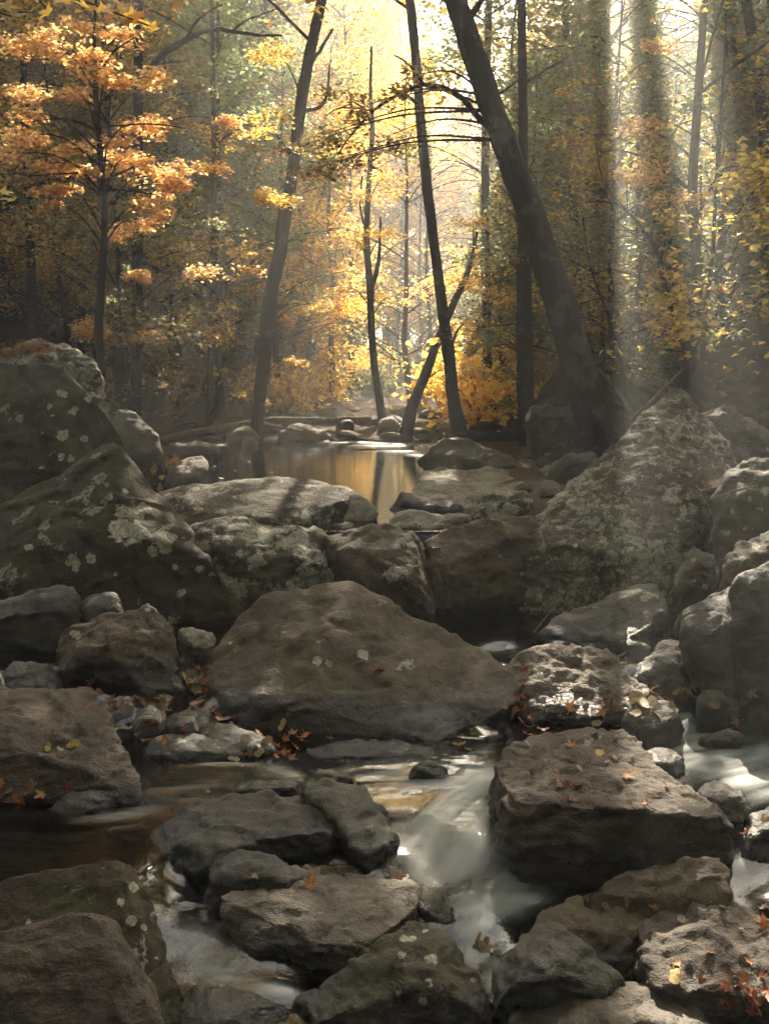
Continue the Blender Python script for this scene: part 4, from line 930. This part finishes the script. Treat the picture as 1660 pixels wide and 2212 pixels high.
tree('great dark trunk leaning to the left over the right bank, thickest in the wood',
     [(1318, 1010, 112), (1285, 930, 102), (1237, 745, 92), (1205, 640, 84), (1178, 560, 78), (1146, 462, 74), (1110, 368, 70), (1075, 270, 66), (1040, 170, 62), (1000, 50, 58), (968, -60, 56)], 14.2, top=15, z0=6.4, R0=4.2, nb=34, nsp=40, color=BRN,
     branches=[[(1062, 278, 16), (1030, 255, 13), (1000, 215, 12), (960, 192, 11), (915, 184, 9), (860, 205, 7), (805, 240, 6), (760, 290, 4), (728, 335, 3)], [(915, 184, 7), (885, 140, 5), (850, 118, 3)], [(805, 240, 4), (740, 232, 3), (700, 250, 2)],
               [(1005, 45, 18), (1030, 15, 14), (1060, -30, 10)], [(1058, 225, 7), (1095, 190, 5), (1130, 168, 3)], [(1148, 475, 10), (1120, 440, 6), (1108, 420, 3)]],
     sprays=[(770, 235, 60, 14, 150), (850, 210, 50, 14, 110), (700, 290, 60, 14, 150), (820, 300, 50, 14.3, 110), (740, 340, 50, 14, 110), (900, 160, 45, 14, 90), (660, 370, 45, 14, 100), (640, 320, 40, 14.4, 80)])
tree('slender straight trunk rising in the bright gap, crossing a leaning stem',
     [(988, 912, 44), (978, 860, 36), (968, 760, 34), (958, 690, 30), (945, 590, 28), (925, 430, 27), (908, 260, 26), (898, 130, 25), (884, -10, 24)], 20, top=16, z0=8, R0=3.6, nb=26, color=GOLD,
     branches=[[(968, 760, 10), (985, 720, 6), (1000, 700, 4)], [(905, 230, 8), (870, 200, 5), (835, 190, 3)]], bark='bark')
tree('leaning stem that crosses behind the slender trunk in the bright gap',
     [(888, 885, 32), (912, 825, 28), (945, 735, 24), (975, 665, 20), (1003, 605, 16), (1018, 555, 11), (1030, 500, 8)], 21.5, top=None, color=GOLD, sprays=[(1050, 560, 40, 21.5, 150), (1020, 480, 40, 21.5, 150), (1060, 620, 40, 21, 160), (1020, 700, 38, 21, 150), (1010, 800, 40, 21, 160)])
tree('dark curved trunk left of the pool, leaning to the right as it rises',
     [(556, 910, 36), (570, 780, 38), (580, 660, 38), (602, 555, 35), (618, 450, 34), (632, 372, 32), (645, 262, 32), (664, 140, 30), (688, 30, 27), (700, -30, 26)], 21, top=16, z0=8, R0=3.6, nb=24, color=GOLD,
     branches=[[(650, 240, 8), (690, 232, 8), (706, 205, 6), (710, 150, 4), (716, 130, 3)], [(668, 140, 10), (690, 110, 8), (720, 60, 5)]], sprays=lits(21, 22) + lits(24, 26) + lits(16, 18))
tree('forked thin trunk standing at the far end of the pool',
     [(824, 892, 24), (808, 790, 21), (801, 690, 20), (799, 620, 21), (792, 520, 17), (796, 400, 14), (804, 280, 12), (800, 200, 9), (802, 100, 7)], 23, top=None, color=YEL,
     branches=[[(799, 625, 14), (812, 590, 10), (820, 540, 7), (822, 470, 4)], [(790, 500, 7), (778, 440, 5), (782, 380, 4)], [(803, 270, 5), (780, 230, 3), (760, 220, 2)]],
     sprays=[(770, 420, 40, 23, 150), (840, 500, 40, 23, 150), (760, 520, 36, 23, 130), (840, 380, 40, 23, 150), (760, 300, 40, 23, 150), (850, 640, 36, 23, 130), (740, 620, 34, 23, 120)])
tree('straight dark trunk at the upper left, with a lit orange spray beside its foot',
     [(292, 908, 34), (296, 760, 29), (298, 600, 28), (299, 400, 26), (298, 200, 25), (301, 0, 23), (302, -40, 22)], 19, top=15, z0=8, R0=3.6, nb=22, color=ORG,
     branches=[[(300, 175, 12), (350, 120, 14), (400, 88, 12), (455, 63, 9), (500, 68, 8), (550, 74, 6), (610, 78, 4)], [(400, 88, 7), (430, 40, 5), (480, 10, 4)], [(299, 560, 9), (350, 586, 8), (440, 612, 7), (490, 660, 4)], [(500, 68, 5), (540, 40, 3), (600, 20, 2)]],
     sprays=lits(18, 20, 420) + lits(22, 23) + lits(23, 24) + lits(28, 29))
tree('crooked sapling with many lit orange sprays, upper left',
     [(216, 780, 26), (214, 700, 24), (222, 560, 20), (226, 450, 17), (214, 300, 15), (206, 170, 12), (204, 60, 8), (208, 0, 6)], 15, top=None, color=ORG,
     branches=[[(214, 290, 8), (178, 266, 6), (120, 256, 4), (70, 262, 2)], [(207, 190, 7), (188, 170, 5), (160, 110, 4), (130, 80, 2)], [(222, 385, 6), (180, 372, 4), (100, 378, 3), (0, 375, 2)], [(228, 410, 6), (270, 412, 4), (330, 418, 3)],
               [(212, 275, 5), (270, 270, 4), (350, 270, 3), (400, 276, 2)], [(210, 160, 5), (250, 110, 4), (290, 80, 2)]],
     sprays=lits(0, 16) + [(60, 240, 30, 15, 120), (150, 320, 36, 15, 140), (170, 200, 36, 15, 140), (20, 330, 36, 15, 120), (110, 350, 30, 15, 100), (240, 300, 30, 15, 110), (330, 170, 40, 16, 160), (300, 480, 40, 16, 150), (240, 500, 36, 16, 130)])
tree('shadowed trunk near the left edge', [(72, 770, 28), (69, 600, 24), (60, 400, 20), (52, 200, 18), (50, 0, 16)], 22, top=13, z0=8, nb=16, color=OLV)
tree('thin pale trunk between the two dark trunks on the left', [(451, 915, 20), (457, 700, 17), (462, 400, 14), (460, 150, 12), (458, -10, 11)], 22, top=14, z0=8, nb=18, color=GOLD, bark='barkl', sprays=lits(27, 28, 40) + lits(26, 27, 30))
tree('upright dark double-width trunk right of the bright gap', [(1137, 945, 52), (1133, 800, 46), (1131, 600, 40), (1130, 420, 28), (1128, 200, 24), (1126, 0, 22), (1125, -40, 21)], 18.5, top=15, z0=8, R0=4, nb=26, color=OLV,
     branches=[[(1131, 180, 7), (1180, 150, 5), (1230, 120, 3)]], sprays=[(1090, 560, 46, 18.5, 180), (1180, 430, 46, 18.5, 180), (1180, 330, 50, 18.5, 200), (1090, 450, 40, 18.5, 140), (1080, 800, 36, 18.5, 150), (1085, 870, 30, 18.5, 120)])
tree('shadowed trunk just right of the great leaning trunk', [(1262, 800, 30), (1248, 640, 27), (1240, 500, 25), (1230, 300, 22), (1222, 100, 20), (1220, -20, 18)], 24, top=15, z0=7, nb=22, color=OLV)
tree('thin curving tree on the right whose stem bends left in an arc', [(1486, 850, 20), (1478, 750, 18), (1455, 690, 16), (1432, 610, 14), (1418, 545, 12), (1385, 492, 9), (1338, 440, 7), (1300, 385, 5), (1286, 310, 4)], 16.5, top=None, color=ORG,
     branches=[[(1420, 550, 8), (1398, 548, 7), (1382, 585, 6), (1372, 640, 4)], [(1425, 560, 7), (1440, 500, 5), (1446, 420, 3)], [(1340, 440, 4), (1290, 436, 3), (1250, 440, 2)]],
     sprays=[(1430, 430, 42, 16.5, 160), (1400, 380, 40, 16.5, 150), (1390, 270, 40, 16.5, 150), (1440, 590, 36, 16.5, 130), (1460, 690, 36, 16.5, 130), (1350, 380, 34, 16.5, 120), (1430, 90, 40, 16.5, 150)])
tree('slim dark pole of a tree near the right edge', [(1512, 850, 15), (1520, 690, 13), (1537, 560, 11), (1546, 400, 9), (1556, 250, 7), (1564, 110, 5), (1568, 20, 4)], 17.5, top=None, color=GRN,
     sprays=[(1590, 300, 40, 17.5, 150), (1510, 220, 44, 17.5, 170), (1590, 430, 44, 17.5, 160), (1500, 360, 40, 17.5, 150), (1600, 560, 40, 17.5, 140)])
tree('leaning dark trunk cut by the right edge of the picture', [(1740, 900, 40), (1700, 600, 36), (1662, 400, 33), (1642, 220, 30), (1620, 60, 27), (1604, -40, 25)], 19, top=15, z0=7, nb=26, color=GRN)
tree('thin stem rising behind the peak of the pyramid boulder', [(1496, 850, 14), (1500, 720, 12), (1506, 600, 10), (1512, 470, 8), (1512, 380, 5)], 19, top=None, color=ORG, sprays=[(1480, 480, 36, 19, 130), (1540, 620, 36, 19, 130)])
tree('faint leaning trunk in the leaves right of the bright gap', [(1000, 815, 30), (1040, 700, 26), (1085, 600, 20), (1120, 500, 14)], 27, top=None, color=GOLD, sprays=[(1110, 700, 40, 26, 150), (1060, 480, 44, 26, 160)])
tree('slim stem just left of the straight dark trunk', [(256, 780, 16), (258, 640, 13), (252, 500, 10), (256, 380, 7)], 19, top=None, color=OLV, sprays=[(260, 560, 34, 19, 130), (230, 640, 34, 19, 130), (420, 480, 34, 19, 130)])
tree('twiggy grey sapling in front of the shadowed rock, right', [(1345, 800, 9), (1330, 720, 8), (1300, 650, 6), (1270, 560, 5), (1258, 470, 4)], 17, top=None, color=OLV, branches=[[(1318, 690, 5), (1325, 620, 4), (1310, 560, 2)]], sprays=[(1290, 560, 34, 17, 110), (1320, 660, 34, 17, 110), (1250, 500, 34, 17, 110)])

# template trees, copied to fill the wood
def template(kind, seed):
    rs = np.random.RandomState(seed); H = 8.5 if kind == 'low' else 19.
    n = 9; zz = np.linspace(-.3, H, n); w = np.cumsum(rs.normal(size=(n, 2)) * (.10 if kind == 'low' else .16), axis=0)
    r = np.linspace(.09, .015, n) if kind == 'low' else np.linspace(.24, .04, n)
    S = spline(np.column_stack([w - w[0], zz, r]), .4)
    tm = Mesh(); tm.tube(S[:, :3], S[:, 3], 9, wob=.1)
    if kind == 'low': C = crown_of(S, 1.0, 2.7, 28, 118, .1, rs, tm, spr=(.45, .85)); L = .092
    else: C = crown_of(S, 4.5, 3.6, 32, 56, .2, rs, tm, spr=(.8, 1.3)); L = .17
    V = np.concatenate(tm.V); return np_mesh('trunk', V, np.concatenate(tm.F), M['bark']), leaves(C, L, rs)
LOW = [template('low', 100 + i) for i in range(5)]; TALL = [template('tall', 200 + i) for i in range(4)]
def place(kind, x, y, color, label, group, sc=1., name='tree', z=None):
    t, c = random.choice(LOW if kind == 'low' else TALL)
    z = float(ground_z(np.array([x]), np.array([y]))[0])
    root = empty(name, (x, y, z)); root.rotation_euler = (0, 0, random.uniform(0, 6.28)); root.scale = (sc, sc, sc * random.uniform(.9, 1.15))
    n4 = len(c.vertices); v = np.empty(n4 * 3, np.float32); c.vertices.foreach_get('co', v); v = v.reshape(-1, 3).astype(float)
    a = root.rotation_euler[2]; A = v[::4]; W = np.stack([A[:, 0] * math.cos(a) - A[:, 1] * math.sin(a), A[:, 0] * math.sin(a) + A[:, 1] * math.cos(a), A[:, 2]], 1) * np.array(root.scale) + [x, y, z]
    kp = carve(W, np.random.RandomState(int(abs(x * 100)) % 9999))
    if (~kp).sum() > 8:
        q = np.zeros(n4, np.float32); c.attributes['rnd'].data.foreach_get('value', q)
        kk = np.repeat(kp, 4); c = np_mesh('crown', v[kk], np.arange(kk.sum()).reshape(-1, 4), M['leaf'], {'rnd': q[kk]}, smooth=False)
    link('trunk', t, root); o = link('crown', c, root)
    k = random.uniform(.8, 1.2); o.color = (color[0] * k, color[1] * k * random.uniform(.92, 1.08), color[2] * k, 1)
    tag(root, label, 'tree', group); return root
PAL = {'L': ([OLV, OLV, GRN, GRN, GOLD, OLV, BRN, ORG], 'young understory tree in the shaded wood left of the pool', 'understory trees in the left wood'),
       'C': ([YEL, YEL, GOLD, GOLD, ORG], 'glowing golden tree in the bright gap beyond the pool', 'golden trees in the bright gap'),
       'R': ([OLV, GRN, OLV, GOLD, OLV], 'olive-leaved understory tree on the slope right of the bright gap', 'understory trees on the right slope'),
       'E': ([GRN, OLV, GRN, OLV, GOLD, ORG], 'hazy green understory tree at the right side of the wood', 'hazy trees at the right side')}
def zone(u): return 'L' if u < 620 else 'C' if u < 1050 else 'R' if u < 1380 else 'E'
pts = []
for _ in range(4000):
    Y = random.choice([random.uniform(16.5, 30), random.uniform(21, 62)]); u = random.uniform(-250, 1910); x = (u - CX) / F * Y
    xl_, xr_ = chan(min(Y, 21)); 
    if Y < 23 and xl_ - .6 < x < xr_ + 2.6: continue
    if Y < 27 and 640 < u < 1040: continue
    if Y < 19.5 and u < 620: continue
    if 27 < Y < 40 and -2.6 < x - .04 * Y < 2.4 and random.random() < .3: continue
    if any((x - a) ** 2 + (Y - b) ** 2 < ((1.9 if u < 1050 else 1.5) + Y * .015) ** 2 for a, b in pts): continue
    pts.append((x, Y))
    if len(pts) >= 165: break
for x, Y in pts:
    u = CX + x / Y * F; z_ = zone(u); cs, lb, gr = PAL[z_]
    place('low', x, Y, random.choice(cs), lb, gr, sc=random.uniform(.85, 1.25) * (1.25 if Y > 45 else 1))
tp = []
for _ in range(3000):
    Y = random.uniform(24, 75); u = random.uniform(-400, 2100); x = (u - CX) / F * Y
    if Y > 30 and -5.5 < x - .10 * Y < 6.5: continue          # the creek's own opening toward the sun
    if Y < 30 and 640 < u < 1040: continue
    if Y < 45 and (1318 < u < 1408 or 1445 < u < 1612): continue
    if any((x - a) ** 2 + (Y - b) ** 2 < (4.5 if x < -3 else 9) for a, b in tp): continue
    tp.append((x, Y))
    if len(tp) >= 74: break
TL = {'L': 'tall dim trunk deep in the wood left of the pool', 'C': 'tall tree standing far back in the bright gap', 'R': 'tall dim trunk behind the great leaning trunk', 'E': 'tall hazy trunk at the right side of the wood'}
for q_ in ((.5, 50), (3.2, 55), (5.6, 51), (-1.5, 56), (1.8, 60), (-3.6, 52), (4.5, 62), (7.5, 58), (-4.2, 46), (7.0, 46)): tp.append((q_[0] + .03 * q_[1], q_[1]))
for x, Y in tp:
    u = CX + x / Y * F; z_ = zone(u)
    if Y < 36 and x > -5 and x < 12:   # crowns over the stream, with the gaps the sun comes through
        px = [(u, 900, 26), (u + random.uniform(-15, 15), 400, 22), (u + random.uniform(-30, 30), 0, 18)]
        tree(TL[z_], px, Y, top=17, z0=8, R0=3.8, nb=28, nsp=36, color=random.choice(PAL[z_][0]), group='tall trunks ' + z_.lower().replace('l', 'left of the pool').replace('c', 'in the gap').replace('e', 'at the right side').replace('r', 'behind the leaning trunk') if False else TL[z_] + 's', flare=1.2)
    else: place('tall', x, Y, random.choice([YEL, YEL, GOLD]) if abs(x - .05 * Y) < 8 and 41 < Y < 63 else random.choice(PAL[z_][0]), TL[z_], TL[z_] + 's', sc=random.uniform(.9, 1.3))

# shrubs of the forest floor
def shrub_mesh(seed):
    rs = np.random.RandomState(seed); tm = Mesh(); C = []
    for k in range(9):
        a = rs.rand() * 6.28; L = rs.uniform(.7, 1.5); d = np.array([math.cos(a) * .6, math.sin(a) * .6, rs.uniform(.5, 1.2)])
        S = spline(np.array([[0, 0, -.1], d * L * .5, d * L * np.array([1.3, 1.3, .9])]), .3); tm.tube(S, np.linspace(.016, .004, len(S)), 5)
        for t in (.4, .7, 1.): C.append(spray_pts(S[int(t * (len(S) - 1))], rs.uniform(.35, .6), 55, rs, th=.25))
    V = np.concatenate(tm.V); return np_mesh('stem', V, np.concatenate(tm.F), M['bark']), leaves(np.vstack(C), .12, rs, up=.6)
SHR = [shrub_mesh(300 + i) for i in range(4)]
n = 0; sp_ = []
SL = {'L': 'low dark shrub on the forest floor left of the pool', 'C': 'low golden shrub in the bright gap behind the pool', 'R': 'low shrub on the bank right of the bright gap', 'E': 'low shrub among the rocks at the right side of the wood'}
for _ in range(3000):
    Y = random.uniform(22.5, 50); u = random.uniform(-80, 1740); x = (u - CX) / F * Y
    if any((x - a) ** 2 + (Y - b) ** 2 < 1.6 for a, b in sp_): continue
    if Y < 31 and 690 < u < 1010: continue
    sp_.append((x, Y)); n += 1
    if n > 90: break
    z_ = zone(u); st, le = random.choice(SHR)
    root = empty('shrub', (x, Y, float(ground_z(np.array([x]), np.array([Y]))[0]))); root.rotation_euler = (0, 0, random.uniform(0, 6.28)); q = random.uniform(.7, 1.5); root.scale = (q, q, q)
    link('stem', st, root); o = link('foliage', le, root); c_ = random.choice([OLV, GRN, BRN] if z_ != 'C' else [YEL, GOLD, OLV]); o.color = (*c_, 1)
    tag(root, SL[z_], 'shrub', SL[z_].replace('low ', '').replace('shrub', 'low shrubs'))
# the rest of the wood, around and behind the viewpoint: one mass
VV, FF, LV, LR = [], [], [], []; nv = 0
for k in range(95):
    a = math.radians(random.uniform(48, 312)); r = random.uniform(5.5, 22); x = math.sin(a) * r; y = math.cos(a) * r
    if y > 3 and abs(x) < y * .42 + 3: continue
    kind = random.choice(['tall', 'tall', 'low']); t, c = random.choice(TALL if kind == 'tall' else LOW)
    z = float(ground_z(np.array([x]), np.array([y]))[0])
    v = np.empty(len(t.vertices) * 3, np.float32); t.vertices.foreach_get('co', v); f = np.empty(len(t.polygons) * 4, np.int32); t.polygons.foreach_get('vertices', f)
    VV.append(v.reshape(-1, 3) + [x, y, z]); FF.append(f.reshape(-1, 4) + nv); nv += len(t.vertices)
    v = np.empty(len(c.vertices) * 3, np.float32); c.vertices.foreach_get('co', v); v = v.reshape(-1, 3) + [x, y, z]
    q = np.zeros(len(v), np.float32); c.attributes['rnd'].data.foreach_get('value', q)
    v = v.reshape(-1, 4, 3); kp = carve(v[:, 0].astype(float), np.random.RandomState(k)); LV.append(v[kp].reshape(-1, 3)); LR.append(q.reshape(-1, 4)[kp].ravel())
LV = np.vstack(LV); LR = np.concatenate(LR); V0 = np.vstack(VV); F0 = np.vstack(FF)
me = np_mesh('surrounding_wood', np.vstack([V0, LV]), np.vstack([F0, np.arange(len(LV)).reshape(-1, 4) + len(V0)]), M['bark'], {'rnd': np.concatenate([np.zeros(len(V0)), LR])}, smooth=False)
me.materials.append(M['leaf']); mi = np.zeros(len(me.polygons), np.int32); mi[len(F0):] = 1; me.polygons.foreach_set('material_index', mi)
o = link('surrounding_wood', me); o.color = (*OLV, 1); tag(o, 'the rest of the autumn wood closing in around the viewpoint', 'wood', kind='stuff')
LOGS()

# branch hanging into the top left corner, close to the viewpoint
def near_branch(label, stems, spots, colr, name='maple_branch'):
    base = at(*stems[0][0][:2], stems[0][0][3]); root = empty(name, base); tm = Mesh(); rs = np.random.RandomState(5)
    for st in stems:
        S = spline(np.array([np.append(at(p[0], p[1], p[3]), p[2] / 2 / F * p[3]) for p in st]), .05); tm.tube(S[:, :3], S[:, 3], 7)
    tm.build('twig', M['bark'], root, base)
    V, Fc, n = [], [], 0
    for (u, v, Y, px) in spots:
        c = at(u, v, Y); s_ = px / F * Y * .55; O = leaf_outline('maple', rs)
        q = (Vector((rs.normal() * .5, -.35 + rs.normal() * .4, .9)).normalized()).to_track_quat('Z', 'Y') @ Matrix.Rotation(rs.uniform(0, 6.28), 4, 'Z').to_quaternion()
        k = len(O); pts = [(0, 0, 0)] + [(x * s_, y * s_, s_ * .25 * (x * x - .4 * y * y)) for x, y in O]
        for p in pts: V.append(c + np.array(q @ Vector(p)))
        for i in range(k): Fc.append((n, n + 1 + i, n + 1 + (i + 1) % k))
        n += k + 1
    me = np_mesh('leaves', np.array(V) - base, np.array(Fc), M['leaf'], {'rnd': np.repeat(rs.rand(len(spots)), [1 + len(leaf_outline('maple', rs))] * len(spots))}, smooth=False)
    o = link('leaves', me, root); o.color = (*colr, 1); return tag(root, label, 'branch')
rs = np.random.RandomState(9)
spots = []
for t in np.linspace(0, 1, 46):
    u = -20 + 350 * t; v = -30 + 70 * t + rs.uniform(-38, 42) * (1 - .4 * t); spots.append((u, v, 3.3 + .3 * rs.rand(), rs.uniform(42, 70)))
near_branch('blurred orange maple branch hanging into the top left corner', [[(-60, -60, 9, 3.4), (80, -25, 7, 3.4), (200, 10, 5, 3.4), (320, 55, 3, 3.4)], [(60, -30, 4, 3.4), (110, 30, 3, 3.4)]], spots, (.46, .27, .08))
near_branch('blurred yellow leaf sprig poking in at the left edge', [[(-80, 380, 6, 3.2), (-30, 405, 4, 3.2), (30, 428, 3, 3.2)]], [(8, 415, 3.2, 46), (25, 432, 3.2, 40), (-8, 430, 3.2, 44), (5, 190, 3.2, 34), (30, 182, 3.3, 34)], (.52, .40, .08))
near_branch('blurred yellow leaf sprig at the very top of the left edge', [[(-80, 10, 6, 3.1), (-30, 20, 4, 3.1), (25, 35, 3, 3.1)]], [(30, 30, 3.1, 50), (12, 12, 3.1, 46), (5, 42, 3.1, 40)], (.50, .36, .08))

HAZE = .0078
EXPO = 2.42
# ---------------------------------------------------------------- sky, sun, air
el = math.asin(SUN[2]); az = math.atan2(SUN[0], SUN[1])
w = bpy.data.worlds.new('World'); scn.world = w; w.use_nodes = True
nt = w.node_tree; bg = nt.nodes['Background']; sky = nt.nodes.new('ShaderNodeTexSky')
sky.sky_type = 'NISHITA'; sky.sun_disc = False; sky.sun_elevation = el; sky.sun_rotation = az
sky.air_density = .7; sky.dust_density = 6.; sky.ozone_density = .5
mx_ = nt.nodes.new('ShaderNodeMix'); mx_.data_type = 'RGBA'; mx_.blend_type = 'MULTIPLY'; mx_.inputs[0].default_value = 1; mx_.inputs[7].default_value = (1, .975, .92, 1)
nt.links.new(sky.outputs[0], mx_.inputs[6]); nt.links.new(mx_.outputs[2], bg.inputs[0]); bg.inputs[1].default_value = .08
sd = bpy.data.lights.new('sun', 'SUN'); sd.energy = 5.; sd.angle = math.radians(.53); sd.color = (1, .87, .68)
so = bpy.data.objects.new('sun', sd); col.objects.link(so); so.location = (0, 0, 30)
so.rotation_euler = Vector(-SUN).to_track_quat('-Z', 'Y').to_euler()
m = bpy.data.materials.new('haze'); m.use_nodes = True; m.node_tree.nodes.clear()
pv = m.node_tree.nodes.new('ShaderNodeVolumePrincipled'); oo = m.node_tree.nodes.new('ShaderNodeOutputMaterial')
pv.inputs['Color'].default_value = (.90, .94, .93, 1); pv.inputs['Density'].default_value = HAZE; pv.inputs['Anisotropy'].default_value = .6
m.node_tree.links.new(pv.outputs[0], oo.inputs['Volume'])
bm = bmesh.new(); bmesh.ops.create_cube(bm, size=1)
lo = np.array([-85, -32, -3.]); hi = np.array([85, 128, 41.])
for v in bm.verts: v.co = Vector(lo + (np.array(v.co) + .5) * (hi - lo))
me = bpy.data.meshes.new('haze'); bm.to_mesh(me); me.materials.append(m); tag(link('haze', me), kind='stuff')
scn.view_settings.view_transform = 'Standard'; scn.view_settings.look = 'None'; scn.view_settings.gamma = 1
scn.view_settings.exposure = EXPO
cy = scn.cycles
cy.use_denoising = True; cy.denoiser = 'OPENIMAGEDENOISE'; cy.max_bounces = 8; cy.diffuse_bounces = 2; cy.glossy_bounces = 2; cy.transmission_bounces = 4
cy.transparent_max_bounces = 8; cy.volume_bounces = 0; cy.caustics_reflective = False; cy.caustics_refractive = False
cy.use_adaptive_sampling = True; cy.adaptive_threshold = .04; cy.sample_clamp_indirect = 4
